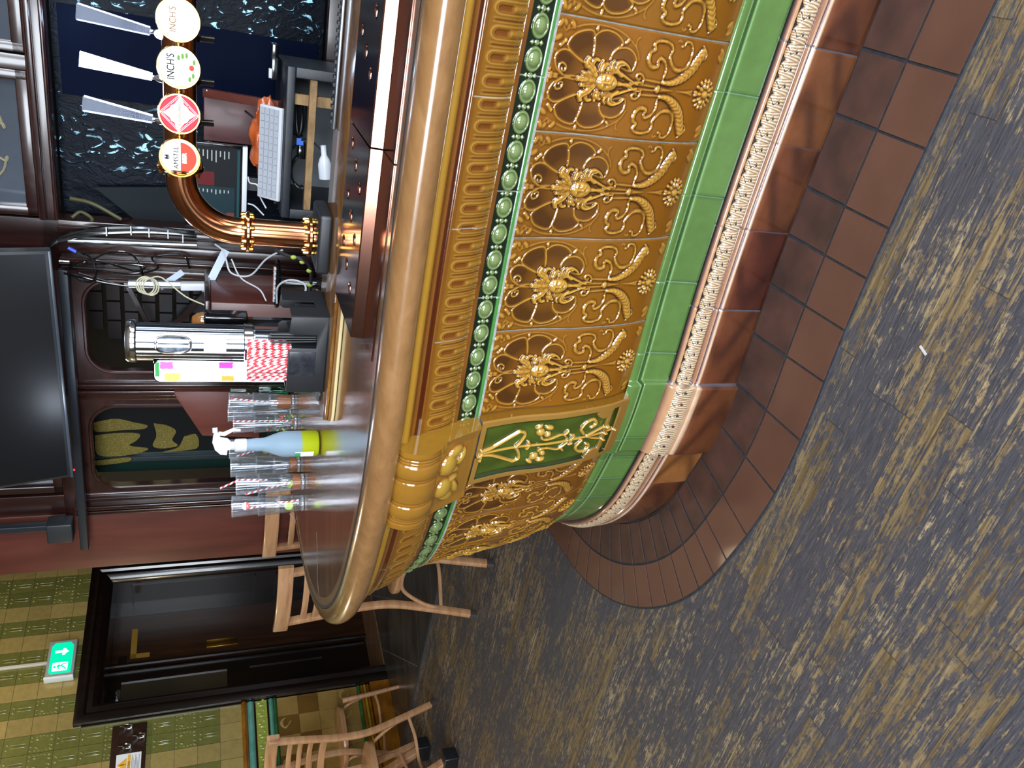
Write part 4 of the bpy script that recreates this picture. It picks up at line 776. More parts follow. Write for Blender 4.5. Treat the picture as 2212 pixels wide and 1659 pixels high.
for i, t in enumerate((.182, .28, .378, .473)):
    c = CB + RIGHT * t + ZX * (PZc - BZ) + FN * .046; r = .0435
    fr = MB().at(c, BXD, BYD, FN).lathe([(r - .004, -.012), (r, -.010), (r + .0015, -.004), (r + .0015, .003), (r, .006), (r - .003, .006), (r - .0045, .003)], 56, cap=False).build('badge', M_gold, tap)
    MB().at(c, BXD, BYD, FN).lathe([(0.0, -.012), (r - .004, -.012)], 40, cap=False).build('back', M_black, fr)
    MB().tube([c - FN * .020, c - FN * .012], .012, 12).build('badge_stem', M_gold, fr)
    if i < 3: MB().lathe([(0, 0), (.0045, 0), (.0045, .003), (.0068, .006), (.0045, .009), (.0045, .0115), (0, .0115)], 14).at if False else MB().at(c + RIGHT * (r + .0002), ZX, FN, RIGHT).lathe([(0, 0), (.0045, 0), (.0045, .003), (.0068, .0055), (.0045, .008), (.0045, .0105), (0, .0105)], 14, cap=False).build('badge_link', M_gold, fr)
    disc(c, BXD, BYD, r - .0035, z=.002).build('face', [E_cream, E_lt, E_white, E_lt][(0, 2, 1, 3)[i]], fr)
    L = lambda s, sz, x, y, m, **k: lettering(s, sz, c + RIGHT * x + ZX * y + FN * .0031, BXD, BYD, m, fr, **k)
    if i == 0:
        disc(c, BXD, BYD, r - .008, z=.0024).build('inner_face', E_white, fr)
        P = [( (r - .008) * math.cos(a), (r - .008) * math.sin(a)) for a in np.linspace(-PI + .05, -.05, 30)]; disc(c, BXD, BYD, r, z=.0028, poly=P).build('red_half', E_red, fr)
        L('AMSTEL', .0155, 0, .0075, E_blue, sx=.95); L('BIER', .0125, 0, -.010, E_lt, bold=.0004)
        m = MB().at(c + ZX * .027 + FN * .0032, BXD, BYD, FN)
        for dx, dy, w_, h_ in ((0, .0, .009, .004), (-.0032, .0035, .003, .003), (.0032, .0035, .003, .003), (0, -.004, .006, .002), (-.004, -.001, .002, .006), (.004, -.001, .002, .006)): m.box((dx - w_ / 2, dy - h_ / 2, -.0003), (dx + w_ / 2, dy + h_ / 2, .0003))
        m.build('crest', E_blue, fr)
    elif i == 1:
        q = .037
        m = MB(); m.at(c + FN * .0026, BXD, BYD, FN)
        for k in range(4):
            a = k * PI / 2; P = [((r - .004) * math.cos(t_), (r - .004) * math.sin(t_)) for t_ in np.linspace(a + .08, a + PI / 2 - .08, 12)]; P += [(.004 * math.cos(a + PI / 2) + .034 * math.cos(a + PI / 2), .034 * math.sin(a + PI / 2) + .004 * math.sin(a)), (.020 * (math.cos(a) + math.cos(a + PI / 2)) * .5 + .010 * math.cos(a + PI / 2), .020 * (math.sin(a) + math.sin(a + PI / 2)) * .5 + .010 * math.sin(a + PI / 2)), (.0165 * (math.cos(a) + math.cos(a + PI / 2)), .0165 * (math.sin(a) + math.sin(a + PI / 2))), (.020 * (math.cos(a) + math.cos(a + PI / 2)) * .5 + .010 * math.cos(a), .020 * (math.sin(a) + math.sin(a + PI / 2)) * .5 + .010 * math.sin(a)), (.034 * math.cos(a), .034 * math.sin(a))]
            m.add([(x, y, 0) for x, y in P], [tuple(range(len(P)))])
        m.build('red_quarters', E_crim, fr)
        m = MB().at(c + FN * .0031, BXD, BYD, FN); o2 = .0405
        for k in range(4):
            a = k * PI / 2; p0 = Vector((o2 * math.cos(a), o2 * math.sin(a), 0)); p1 = Vector((o2 * math.cos(a + PI / 2), o2 * math.sin(a + PI / 2), 0)); m.bar(p0 * .92 + p1 * .08, p1 * .92 + p0 * .08, .0008, .0004)
            p0 *= .9; p1 *= .9; m.bar(p0 * .95 + p1 * .05, p1 * .95 + p0 * .05, .0006, .0004)
        m.build('white_lines', E_lt, fr); L('Cruzcampo', .0105, 0, .000, E_gold)
        for k in range(4):
            m = MB().at(c + FN * .0034, BXD, BYD, FN); m.box((.0185 * (1 if k % 2 else -1) - .001, .0185 * (1 if k > 1 else -1) - .001, -.0002), (.0185 * (1 if k % 2 else -1) + .001, .0185 * (1 if k > 1 else -1) + .001, .0003))
            m.build('teal_dot', E_teal, fr)
    elif i == 2:
        L("INCH'S", .0215, 0, .0155, E_teal, sx=.8, bold=.0002); L('APPLE', .0065, .002, -.004, E_faint); L('CIDER', .0065, .002, -.011, E_faint)
        m = MB().at(c + FN * .003, BXD, BYD, FN); m.box((-.012, .0045, 0), (.013, .0053, .0002)); m.build('underline', E_teal, fr)
        m = MB().at(c + FN * .003, BXD, BYD, FN); m.sphere((.002, -.026, 0), .0062, 14, (1, .85, .06)); m.build('apple', E_red, fr); m = MB().at(c + FN * .003, BXD, BYD, FN)
        for x, y, a in ((-.022, -.022, .8), (-.014, -.029, .4), (.020, .0, -.6), (.024, -.008, .6), (.014, -.031, -.5), (.026, -.016, 0)): m.sphere((x, y, 0), .006, 10, (1.0, .5, .05))
        m.build('leaves', E_green, fr)
    else:
        L("INCH'S", .019, 0, .010, E_gold, sx=.85); L('APPLE CIDER', .005, .0, -.006, E_faint)
# clear handles above the pipe, taps behind
M_acr = NT('clear_acrylic'); M_acr.set(col=(.25, .3, .42), rough=.08, trans=.85, ior=1.2, alpha=1.0); M_acr = M_acr.m
E_edge = emat('lit_acrylic_edge', '#c9d4ff', 3.0); E_hand = emat('lit_acrylic', '#cdd6ff', 7.0)
for i, t in enumerate((.246, .338, .432)):
    o = CB + RIGHT * (t) + ZX * (PZc - BZ + pr_ - .002) + TY * .01; up = (ZX + RIGHT * .12).normalized(); rt = (RIGHT - ZX * .12).normalized()
    hd = MB().at(o, rt, up.cross(rt), up).lathe([(.009, 0), (.009, .012), (.005, .018), (.005, .026)], 16).build('tap_handle', M_chrome if i else M_chrome, tap)
    m = MB().at(o + up * .024, rt, up.cross(rt), up); lo, hi, H_ = .0075, .0155, .142
    vs = [(-lo, -.006, 0), (lo, -.006, 0), (lo, .006, 0), (-lo, .006, 0), (-hi, -.006, H_), (hi, -.006, H_), (hi, .006, H_), (-hi, .006, H_)]
    m.add(vs, [(0, 3, 2, 1), (4, 5, 6, 7), (0, 1, 5, 4), (1, 2, 6, 5), (2, 3, 7, 6), (3, 0, 4, 7)])
    m.build('clear_blade', E_hand if i == 1 else M_acr, hd)
    if i != 1:
        m = MB().at(o + up * .024, rt, up.cross(rt), up)
        for s_ in (-1, 1): m.bar((s_ * (lo + .0003), 0, .002), (s_ * (hi + .0003), 0, H_ - .002), .0125, .0018, (1, 0, 0))
        m.build('lit_edge', E_edge, hd)
    MB().tube([o + TY * .02 - ZX * .07, o + TY * .035 - ZX * .075, o + TY * .04 - ZX * .105], .0075, 12).build('spout', M_blackg, tap)
    if i == 2: MB().at(o, rt, up.cross(rt), up).sphere((0, -.012, .004), .010, 14, (1, 1, 1.3)).build('lit_knob', E_hand, hd)
# ---------------------------------------------------------------- caddy with straws
cx0, cx1, cy0, cy1, chh = .782, 1.003, .406, .575, .100
cad = thing('bar_caddy', 'black bar caddy with open slots holding striped straws, on the wooden board', 'bar caddy', tuple(tp((cx0 + cx1) / 2, (cy0 + cy1) / 2, BZ)))
def wall(P, y0, y1): return MB().at(tp(0, y0, BZ), TX, ZX, TY).prism(P, 0, y1 - y0, .0012)
fr_ = [(cx0, 0), (cx1, 0), (cx1, chh), (cx0 + .098, chh), (cx0 + .090, chh - .010), (cx0 + .090, .030), (cx0 + .052, .030), (cx0 + .052, chh - .012), (cx0 + .044, chh), (cx0 + .002, chh - .004)]
wall(fr_, cy0, cy0 + .004).build('front', M_black, cad); wall([(x, (z if z < .05 else z + .012)) for x, z in fr_], cy1 - .004, cy1).build('back', M_black, cad)
m = MB().at(tp(0, 0, BZ), TX, TY, ZX); m.box((cx0, cy0, .001), (cx1, cy1, .005)); m.box((cx1 - .004, cy0 + .004, .005), (cx1, cy1 - .004, chh)); m.box((cx0, cy0 + .004, .005), (cx0 + .004, cy0 + .06, chh - .004)); m.box((cx0, cy0 + .10, .005), (cx0 + .004, cy1 - .004, chh + .01)); m.box((cx0, cy0 + .06, .005), (cx0 + .004, cy0 + .10, .03)); m.box((cx0 + .092, cy0 + .004, .005), (cx0 + .095, cy1 - .004, chh - .01)); m.box((cx0 + .004, cy0 + .085, .005), (cx1 - .004, cy0 + .088, chh - .02)); m.build('tray_body', M_black, cad)
wall([(cx0 + .100, .03), (cx1 - .05, .03), (cx1 - .05, chh - .004), (cx0 + .100, chh - .004)], cy0 - .0012, cy0 - .0002).build('worn_label', pm('worn_black_label', '#1a1c21', .25, coat=.3, col2='#2a2e36', ns=60), cad)
def stripemat(name, a='#d5303c', b='#f2f2f4', f=52.0, tw=1.0):
    t = NT(name); v = t.coord(kind='Generated'); c = t.coord(); w = t.n('ShaderNodeTexCoord'); uv = t.n('ShaderNodeUVMap'); sp = t.n('ShaderNodeSeparateXYZ'); t.l(uv.outputs[0], sp.inputs[0])
    s_ = t.math('FRACT', t.math('ADD', t.math('MULTIPLY', sp.outputs[1], f), t.math('MULTIPLY', sp.outputs[0], tw))); k = t.math('GREATER_THAN', s_, .5)
    t.set(col=t.mix(k, a, b), rough=.5); return t.m
M_straw = stripemat('red_white_paper_straw'); M_strawb = pm('black_straw', '#17181b', .4)
def straw_mesh(name, P, r=.003, uv=True):
    P = [Vector(p) for p in P]; m = MB(); m.tube(P, r, 10, cap=False); me = m.mesh(name, 60); L = [0]
    for a, b in zip(P, P[1:]): L.append(L[-1] + (b - a).length)
    u = me.uv_layers.new(name='UVMap'); n = 10
    for poly in me.polygons:
        for k, li in enumerate(poly.loop_indices):
            vi = me.loops[li].vertex_index; i, a = divmod(vi, n); aa = a / n
            if a == 0 and any((me.loops[q].vertex_index % n) == n - 1 for q in poly.loop_indices): aa = 1.0
            u.data[li].uv = (aa, L[min(i, len(L) - 1)])
    return me
def straw(P, label, mat=None, group=None, r=.003, cat='straw'):
    P = [Vector(p) for p in P]; me = straw_mesh('paper_straw', P, r); lo = min(P, key=lambda p: p.z); me.transform(Matrix.Translation(-lo)); o = mk('paper_straw', me, mat or M_straw); o.location = lo; return tag(o, label, cat, group)
rs = random.Random(5)
first = None; n = 0
for j in range(5):
    for k in range(12):
        x = cx0 + .106 + k * .0078 + (j % 2) * .0035 + rs.uniform(-.0006, .0006); y = cy0 + .010 + j * .013; lean = rs.uniform(-.008, .008); zt = .195 + rs.uniform(-.006, .006) + .002 * k * 0
        if x > cx1 - .009: continue
        p0 = tp(x, y, BZ + .006); p1 = tp(x + lean * .5, y + rs.uniform(0, .01), BZ + zt)
        if first is None or n % 12 == 0: o = straw([p0, p1], 'red and white paper straw standing bundled in the black caddy', group='striped straws in the caddy'); first = o
        else:
            o = first.copy(); COL.objects.link(o); o.location = p0
        o.rotation_euler = (0, 0, rs.uniform(0, 6)) if o is not first else (0, 0, 0); n += 1
for k in range(7):
    x = cx0 + .060 + (k % 4) * .0075; y = cy0 + .022 + (k // 4) * .010 + (k % 4) * .002
    straw([tp(x, y, BZ + .006), tp(x + .004 + k * .001, y + .004, BZ + .140 + .004 * (k % 3))], 'thin black straw in the slot beside the striped straws', M_strawb, 'black straws in the caddy')
# ---------------------------------------------------------------- steel tower and lit sign
M_tower = pm('ribbed_steel', '#858b94', .2, 1.0); M_glass = None
def glassmat(name, tint=(.93, .95, .97), refl=.9, edge=.25, haze=.0):
    t = NT(name); tr = t.n('ShaderNodeBsdfTransparent'); tr.inputs[0].default_value = tint + (1,); gl = t.n('ShaderNodeBsdfGlossy'); gl.inputs['Roughness'].default_value = .06; gl.inputs[0].default_value = (.95, .97, 1, 1)
    lw = t.n('ShaderNodeLayerWeight'); lw.inputs[0].default_value = edge; f = t.math('MULTIPLY', lw.outputs['Facing'], refl); f = t.math('POWER', f, 1.6); f = t.math('ADD', f, .05)
    df = t.n('ShaderNodeBsdfTranslucent'); df.inputs[0].default_value = (.9, .93, .97, 1); d2 = t.n('ShaderNodeBsdfDiffuse'); d2.inputs[0].default_value = (.9, .93, .97, 1); md = t.n('ShaderNodeMixShader'); t.l(df.outputs[0], md.inputs[1]); t.l(d2.outputs[0], md.inputs[2]); m0 = t.n('ShaderNodeMixShader'); m0.inputs[0].default_value = haze; t.l(tr.outputs[0], m0.inputs[1]); t.l(md.outputs[0], m0.inputs[2])
    mx = t.n('ShaderNodeMixShader'); t.l(f, mx.inputs[0]); t.l(m0.outputs[0], mx.inputs[1]); t.l(gl.outputs[0], mx.inputs[2]); t.l(mx.outputs[0], t.out.inputs[0]); return t.m
M_glass = glassmat('clear_tumbler', (.95, .97, .99), .6, .3, .03)
tw = thing('beer_tower', 'tall ribbed steel drinks tower with a round cap behind the black caddy', 'drinks tower', tuple(tp(1.03, .74, TOPZ)))
o = tp(1.03, .74, TOPZ + .001)
prof = [(.040, 0), (.040, .10)]
MB().at(o, TX, TY, ZX).lathe([(.050, 0), (.050, .012), (.043, .02), (.043, .185)], 40).build('foot', M_tower, tw)
m = MB().at(o + ZX * .185, TX, TY, ZX); ns = 48; vs = []; 
for z in (.0, .32):
    for i in range(ns * 2): a = PI * i / ns; rr = .0545 - (.0025 if i % 6 in (0, 1) else 0); vs.append((rr * math.cos(a), rr * math.sin(a), z))
N2 = ns * 2; m.add(vs, [(i, (i + 1) % N2, N2 + (i + 1) % N2, N2 + i) for i in range(N2)] + [tuple(range(N2))[::-1], tuple(range(N2, 2 * N2))]); m.build('ribbed_body', M_tower, tw, ang=50)
MB().at(o, TX, TY, ZX).lathe([(.0555, .190), (.058, .192), (.058, .214), (.0555, .216)], 48).build('clamp_band', M_chrome, tw)
MB().at(o, TX, TY, ZX).lathe([(.055, .500), (.060, .503), (.061, .510), (.060, .520), (.056, .527), (.03, .530), (0, .530)], 48).build('cap', M_chrome, tw)
def curved(z0, z1, a0, a1, r, mat, name, parent, rad=.0):
    m = MB().at(o, TX, TY, ZX); n = 12; vs = [(r * math.cos(a0 + (a1 - a0) * i / n), r * math.sin(a0 + (a1 - a0) * i / n), z) for z in (z0, z1) for i in range(n + 1)]
    m.add(vs, [(i, i + 1, n + 2 + i, n + 1 + i) for i in range(n)]); return m.build(name, mat, parent)
af = math.atan2(-1, -.05) ; af = -PI / 2 - .28
curved(.265, .325, af - .55, af + .40, .0553, pm('white_sticker', '#e9eaec', .5), 'paper_sticker', tw)
win = MB(); pts = []
for i in range(28):
    t_ = 2 * PI * i / 28; u = math.copysign(abs(math.cos(t_)) ** .6, math.cos(t_)) * .43; z = .405 + math.copysign(abs(math.sin(t_)) ** .6, math.sin(t_)) * .046; a = af - .05 + u; pts.append(o + TX * (.0565 * math.cos(a)) + TY * (.0565 * math.sin(a)) + ZX * z)
win.tube(pts, .003, 8, closed=True).build('window_ring', M_chrome, tw)
curved(.365, .445, af - .40, af + .30, .0555, pm('dark_window', '#30363f', .08, coat=1.0, col2='#8d98a6', ns=30), 'viewing_window', tw)
sg = thing('illuminated_sign', 'slim glowing white lightbox with fruit colours standing behind the striped straws', 'sign', tuple(tp(1.105, .70, TOPZ)))
so = tp(1.105, .70, TOPZ); W_, H0, H1 = .037, .04, .46
P = [(-W_, H0), (W_, H0)] + [(W_ - .018 + .018 * math.cos(a), H1 - .018 + .018 * math.sin(a)) for a in np.linspace(0, PI / 2, 6)] + [(-W_ + .018 + .018 * math.cos(a), H1 - .018 + .018 * math.sin(a)) for a in np.linspace(PI / 2, PI, 6)]
MB().at(so, TX, ZX, TY).prism(P, 0, .03, .002).build('case', M_blackg, sg)
MB().at(so, TX, TY, ZX).lathe([(.04, .001), (.04, .010), (.012, .016), (.012, H0)], 24).build('stand', M_blackg, sg)
E_sign = emat('sign_white', '#f4f8ff', 7.0, (.9, .9, .9)); P2 = [(x * .91, H0 + .004 + (z - H0) * .982) for x, z in P]
MB().at(so - TY * .0012, TX, ZX, TY).prism(P2, 0, .001).build('lit_face', E_sign, sg)
def patch(c, w, h, mat, name):
    m = MB().at(so - TY * .0016, TX, ZX, TY); r_ = random.Random(int(c[1] * 997)); P = [(c[0] + w * max(-1, min(1, 1.5 * math.cos(2 * PI * i / 24))) * r_.uniform(.85, 1.05), c[1] + h * max(-1, min(1, 1.5 * math.sin(2 * PI * i / 24))) * r_.uniform(.85, 1.05)) for i in range(24)]; m.prism(P, 0, .0004); m.build(name, mat, sg)
patch((-.020, .425), .012, .018, emat('sign_pink', '#ff6ec8', 2.2), 'pink_patch'); patch((.018, .41), .014, .022, emat('sign_yellow', '#ffd45a', 3.5), 'yellow_patch'); patch((-.022, .265), .011, .020, emat('sign_magenta', '#e84bd0', 2.0), 'magenta_patch'); patch((.022, .26), .009, .018, emat('sign_orange', '#ff8a3c', 3.0), 'orange_patch'); patch((-.006, .449), .024, .006, emat('sign_green', '#58c878', 1.2), 'green_patch')
# dark dispenser behind the tower
dp = thing('dispenser', 'black dispenser with a rounded amber dome, right of the steel tower', 'dispenser', tuple(PP(600, 690, 2.42) * 1))
q0 = PP(535, 697, 2.42); q1 = PP(440, 697, 2.42); m = MB().at((q0.x, q0.y, 0), TX, TY, ZX)
zb = TOPZ + .001; m.box((-.026, -.02, zb), (.026, .03, zb + .02)); m.box((-.012, -.0, zb + .02), (.012, .02, q0.z)); m.box((-.030, -.03, q0.z), (.030, .03, q1.z), .006); m.build('body', M_blackg, dp)
MB().at((q0.x, q0.y, q1.z - .002), TX, TY, ZX).lathe([(.029, 0), (.029, .008), (.026, .022), (.016, .035), (0, .040)], 28).build('dome', pm('amber_plastic', '#8a5a2c', .1, coat=1), dp)
MB().at((q0.x, q0.y, q1.z - .008), TX, TY, ZX).lathe([(.0305, 0), (.0305, .006)], 28, cap=False).build('chrome_ring', M_chrome, dp)
# ---------------------------------------------------------------- spray bottle
sb = PZ(688, 957, TOPZ + .001); sp = thing('spray_bottle', 'frosted trigger spray bottle with yellow liquid standing at the bar corner', 'spray bottle', tuple(sb)); up = ZX; rx = Vector((1, 0, 0)); ry = Vector((0, 1, 0))
def frost(name, c, tr=.5):
    t = NT(name); t.set(col=c, rough=.35, trans=tr, ior=1.2, sss=.2); return t.m
MB().at(sb, rx, ry, ZX).lathe([(.030, 0), (.0365, .003), (.039, .008), (.039, .052)], 40).build('liquid', frost('yellow_liquid', '#a3ad1c', .25), sp)
MB().at(sb, rx, ry, ZX).lathe([(.0391, .052), (.0392, .098), (.037, .112), (.031, .130), (.024, .148), (.0205, .160), (.0195, .172), (.0205, .178), (.0195, .184), (.0185, .196), (.018, .214)], 40, cap=False).build('bottle', frost('frosted_plastic', '#8ea6b8', .35), sp)
m = MB().at(sb, rx, ry, ZX); m.lathe([(.0185, .208), (.0195, .210), (.0195, .238), (.0165, .241), (.0125, .243), (.0125, .258)], 28); m.build('collar', M_white, sp)
hd = MB().at(sb + ZX * .250, rx, -ry, ZX) ; P = [(-.028, .012), (-.026, .030), (-.012, .045), (.010, .052), (.030, .050), (.040, .047), (.040, .036), (.026, .030), (.022, .010), (.012, .0), (-.012, .0), (-.014, .010)]
MB().at(sb + ZX * .250 + ry * .011, rx, ZX, -ry).prism(P, 0, .022, .004).build('trigger_head', M_white, sp)
MB().tube([sb + ZX * .285 + rx * .036, sb + ZX * .270 + rx * .034, sb + ZX * .245 + rx * .046, sb + ZX * .225 + rx * .044], [.006, .0065, .005, .0035], 10, flat=(1, (1, 0, 0))).build('trigger', M_white, sp)
MB().tube([sb + ZX * .294 + rx * .038, sb + ZX * .295 + rx * .053], .0075, 12).build('nozzle', M_white, sp)
def wrap(z0, z1, a0, a1, r, mat, name):
    m = MB().at(sb, rx, ry, ZX); n = 10; vs = [(r * math.cos(a0 + (a1 - a0) * i / n), r * math.sin(a0 + (a1 - a0) * i / n), z) for z in (z0, z1) for i in range(n + 1)]; m.add(vs, [(i, i + 1, n + 2 + i, n + 1 + i) for i in range(n)]); m.build(name, mat, sp)
wrap(.018, .072, PI + .12, PI + .95, .0396, pm('white_label', '#e6ecef', .5), 'label'); wrap(.056, .072, PI + .12, PI + .85, .0398, pm('green_label', '#2f9b54', .5), 'green_label_band')
# ---------------------------------------------------------------- glasses: stacks of clear tumblers with straws
M_amber = NT('amber_drink'); M_amber.set(col='#c8782a', rough=.1, trans=.6, ior=1.2); M_amber = M_amber.m; M_lime = pm('lime_slice', '#a8c832', .4, col2='#c8dc6a', ns=60); M_rim = glassmat('tumbler_rim', (.9, .93, .97), .9, .5, .25)
def glass_parts(h=.150, r0=.0275, r1=.0375):
    a = [(0, .004), (r0 * .9, .004), (r0, .007), (r0 + (r1 - r0) * .45, h * .45), (r1, h), (r1 - .0012, h), (r0 + (r1 - r0) * .45 - .0014, h * .45), (r0 - .002, .012), (0, .012)]
    b = MB().lathe(a, 32, cap=False).mesh('tumbler', 50); r = MB(); r2 = MB()
    r.lathe([(r1 - .0016, h - .001), (r1 + .0006, h - .0006), (r1 + .0006, h + .0008), (r1 - .0016, h + .0008), (r1 - .0016, h - .001)], 32, cap=False); r2.lathe([(r0 * .5, .0005), (r0 + .0004, .001), (r0 + .0008, .006), (r0, .0085)], 32, cap=False); return b, r.mesh('rim', 50), r2.mesh('base_ring', 50)
GB, GR, GF = glass_parts(); GB.materials.append(M_glass); GR.materials.append(M_rim); GF.materials.append(M_rim)
def tumbler(p, label, group=None, tilt=0, sc=1.0):
    t = thing('tumbler', label, 'glass', tuple(p), group); t.rotation_euler = (tilt, 0, 0); t.scale = (sc, sc, sc)
    for nm, me in (('glass', GB), ('rim', GR), ('base_ring', GF)): o = bpy.data.objects.new(nm, me); COL.objects.link(o); o.parent = t
    return t
GZ = TOPZ + .001
def gpt(x, y): return PZ(x, y, GZ)
stacks = [('front left stack with the round red and white badge', gpt(655, 1086), 2), ('second stack from the left, amber drink in its base', gpt(656, 1040), 2), ('stack just left of the spray bottle', gpt(647, 1003), 2), ('stack half hidden by the left side of the spray bottle', gpt(637, 966), 2), ('stack right of the spray bottle with dotted fruit pattern', gpt(640, 912), 2), ('stack behind the striped straws, second from right', gpt(628.5, 889), 2), ('rightmost stack of tumblers beside the caddy', gpt(634.5, 868), 2)]
ZS = [.150, .118, .135, .142, .125, .150, .148]
GT = []
for (nm, p, k), h in zip(stacks, ZS):
    sc = 1.0
    a = tumbler(p, 'lower clear tumbler of the ' + nm, 'stacked clear tumblers'); b_ = tumbler(p + ZX * (.085 if h > .13 else .072), 'upper clear tumbler of the ' + nm, 'stacked clear tumblers'); GT.append((p, a, b_))
# badge on the upper glass of the front left stack
p = GT[0][0]; ub = GT[0][2]; c = p + ZX * .192; dv = Vector((-c.x, -c.y, 0)).normalized(); rt = Vector((dv.y, -dv.x, 0)) * -1; c = c + dv * .0372
bd = disc(c, rt, ZX, .0125, z=.0006).build('round_badge', pm('badge_white', '#dfe6ee', .4), ub)
P = [(.0125 * math.cos(a), .0125 * math.sin(a)) for a in np.linspace(-PI + .05, -.05, 20)]; disc(c, rt, ZX, .0125, z=.0010, poly=P).build('red_half', pm('badge_red', '#c2382c', .4), bd)
lettering('AMSTEL', .0048, c + ZX * .003 + dv * .0012, rt, ZX, pm('badge_blue', '#3a4690', .5), bd); lettering('BIER', .004, c - ZX * .004 + dv * .0014, rt, ZX, pm('badge_letter_white', '#f0f0f0', .5), bd)
def liquid(gi, z0, z1, r, mat, label, name='drink'):
    p = GT[gi][0]; o = MB().at(p, (1, 0, 0), (0, 1, 0), ZX).lathe([(0, z0), (r, z0), (r + .002, z1), (0, z1)], 28, cap=False).build(name, mat); return tag(o, label, 'drink')
liquid(1, .0125, .040, .0245, M_amber, 'amber drink in the bottom of the second stack of tumblers'); liquid(2, .0125, .036, .0245, M_amber, 'shallow amber drink left in the tumbler beside the spray bottle'); liquid(6, .0125, .060, .0248, M_amber, 'orange drink in the rightmost tumbler beside the caddy')
for gi, dz, an, lb in ((1, .046, .3, 'lime slice floating on the amber drink in the second stack'), (0, .05, 1.2, 'lime wedge at the bottom of the badged tumbler stack'), (3, .105, .9, 'lime slice against the glass left of the spray bottle neck')):
    p = GT[gi][0] + ZX * dz + Vector((-.006, -.008, 0)); o = MB().at((0, 0, 0)).lathe([(0, -.002), (.014, -.002), (.0155, 0), (.014, .002), (0, .002)], 20, cap=False).build('lime_slice', M_lime); o.location = p; o.rotation_euler = (an, .5, 0); tag(o, lb, 'lime slice')
sp_ = MB(); pc = GT[4][0]; rs = random.Random(9)
for k in range(46):
    a = rs.uniform(-PI, 0); z = rs.uniform(.012, .11); r_ = .0272 + .0030 * z / .07; sp_.cur = k % 3; sp_.sphere((pc.x + r_ * math.cos(a) * 1.012, pc.y + r_ * math.sin(a) * 1.012, pc.z + z), rs.uniform(.0022, .0042), 6, (1, 1, 1))
sp_.build('fruit_dots', [pm('dot_green', '#8fae3c', .4), pm('dot_red', '#b82430', .4), pm('dot_dark', '#4a6a3c', .4)], GT[4][1])
def ppt(x, y, D, n=(0, 1)): return PP(x, y, D, n)
y0 = GT[0][0].y
straw([GT[0][0] + ZX * .016 + Vector((.012, -.008, 0)), PP(526, 1100, y0 - .02, (0, 1))], 'striped straw leaning left inside the badged tumbler stack', r=.0032)
straw([GT[1][0] + ZX * .045 + Vector((.0, -.01, 0)), PP(529, 1068, GT[1][0].y - .01, (0, 1))], 'striped straw standing in the amber drink of the second stack', r=.0032)
straw([GT[1][0] + ZX * .12 + Vector((.01, .01, 0)), PP(517, 1036, GT[1][0].y + .02, (0, 1)), PP(476, 1055, GT[1][0].y + .03, (0, 1))], 'bent striped straw poking out above the tumblers', r=.0032)
straw([PP(550, 974, GT[3][0].y, (0, 1)), PP(510, 986, GT[3][0].y - .005, (0, 1))], 'short striped straw left of the spray bottle neck', r=.0032)
straw([GT[4][0] + ZX * .03 + Vector((.006, -.012, 0)), PP(504, 910, GT[4][0].y - .01, (0, 1))], 'striped straw in the tumbler with the fruit dots', r=.0032)
straw([GT[6][0] + ZX * .055 + Vector((-.004, -.01, 0)), PP(500, 861, GT[6][0].y - .012, (0, 1))], 'striped straw in the rightmost tumbler beside the caddy', r=.0032)
pl = gpt(640, 1121); straw([pl + ZX * .0032, gpt(629, 1110) + ZX * .0032], 'striped straw lying on the bar left of the tumblers', r=.0032)
gb = thing('green_bottle', 'small green glass bottle behind the striped straws', 'bottle', tuple(gpt(628, 856) + BX * .05)); MB().at(gpt(628, 856) + BX * .05 + AX * .0, (1, 0, 0), (0, 1, 0), ZX).lathe([(0, 0), (.026, 0), (.028, .006), (.028, .11), (.022, .135), (.012, .16), (.011, .215), (.013, .217), (.013, .225), (.010, .226)], 28, cap=False).build('glass', glassmat('green_bottle_glass', (.15, .5, .3), .6, .4), gb)
bs = thing('bar_spoon_rest', 'flat black rubber rest lying on the wooden board left of the caddy', 'rubber rest', tuple(PZ(690, 885, BZ)))
c0 = PZ(672, 862, BZ); c1 = PZ(683, 872, BZ); m = MB().at(tp(1.04, .50, BZ + .001), TX, TY, ZX); P = [(.03 * math.cos(a) * (1.2 if math.cos(a) > 0 else .9), .055 * math.sin(a)) for a in np.linspace(0, 2 * PI, 24, endpoint=False)]; m.prism(P, 0, .006, .0015).build('rest', M_black, bs)
# ================================================================ BEHIND THE BAR
PD = 3.45
def qp(q, z, dep=0): return AX * q + BX * (PD + dep) + ZX * z
def Q(x, y, dep=0):
    p = PP(x, y, PD + dep); return p.dot(AX), p.z
def qmb(dep=0): return MB().at(BX * (PD + dep), AX, BX, ZX)            # x=q to the left, y=depth, z up
M_mah = woodmat('dark_mahogany', '#140807', '#28110f', '#3a1f1b', rough=.26, coat=.6, stretch=(26, 26, 2)); M_mahh = woodmat('dark_mahogany_rail', '#140807', '#28110f', '#3a1f1b', rough=.26, coat=.6, stretch=(2, 26, 26), rotv=(0, 0, math.radians(-153)))
M_mahr = woodmat('red_mahogany', '#3a1913', '#54261e', '#63332a', rough=.4, coat=.25, stretch=(10, 10, 1.2)); M_void = pm('unlit_back_wall', '#07080c', .6)
scr = thing('wall_partition', 'dark mahogany back bar screen with arched openings and etched panes', 'screen', tuple(qp(1.5, 0))); scr['kind'] = 'structure'
def fr(name, boxes, mat, bev=.004):
    m = qmb()
    for a, b in boxes: m.box(a, b, bev)
    return m.build(name, mat, scr)
TOPQ = 3.4
fr('end_plank', [((2.415, .0, 0), (2.745, .06, TOPQ))], M_mahr)
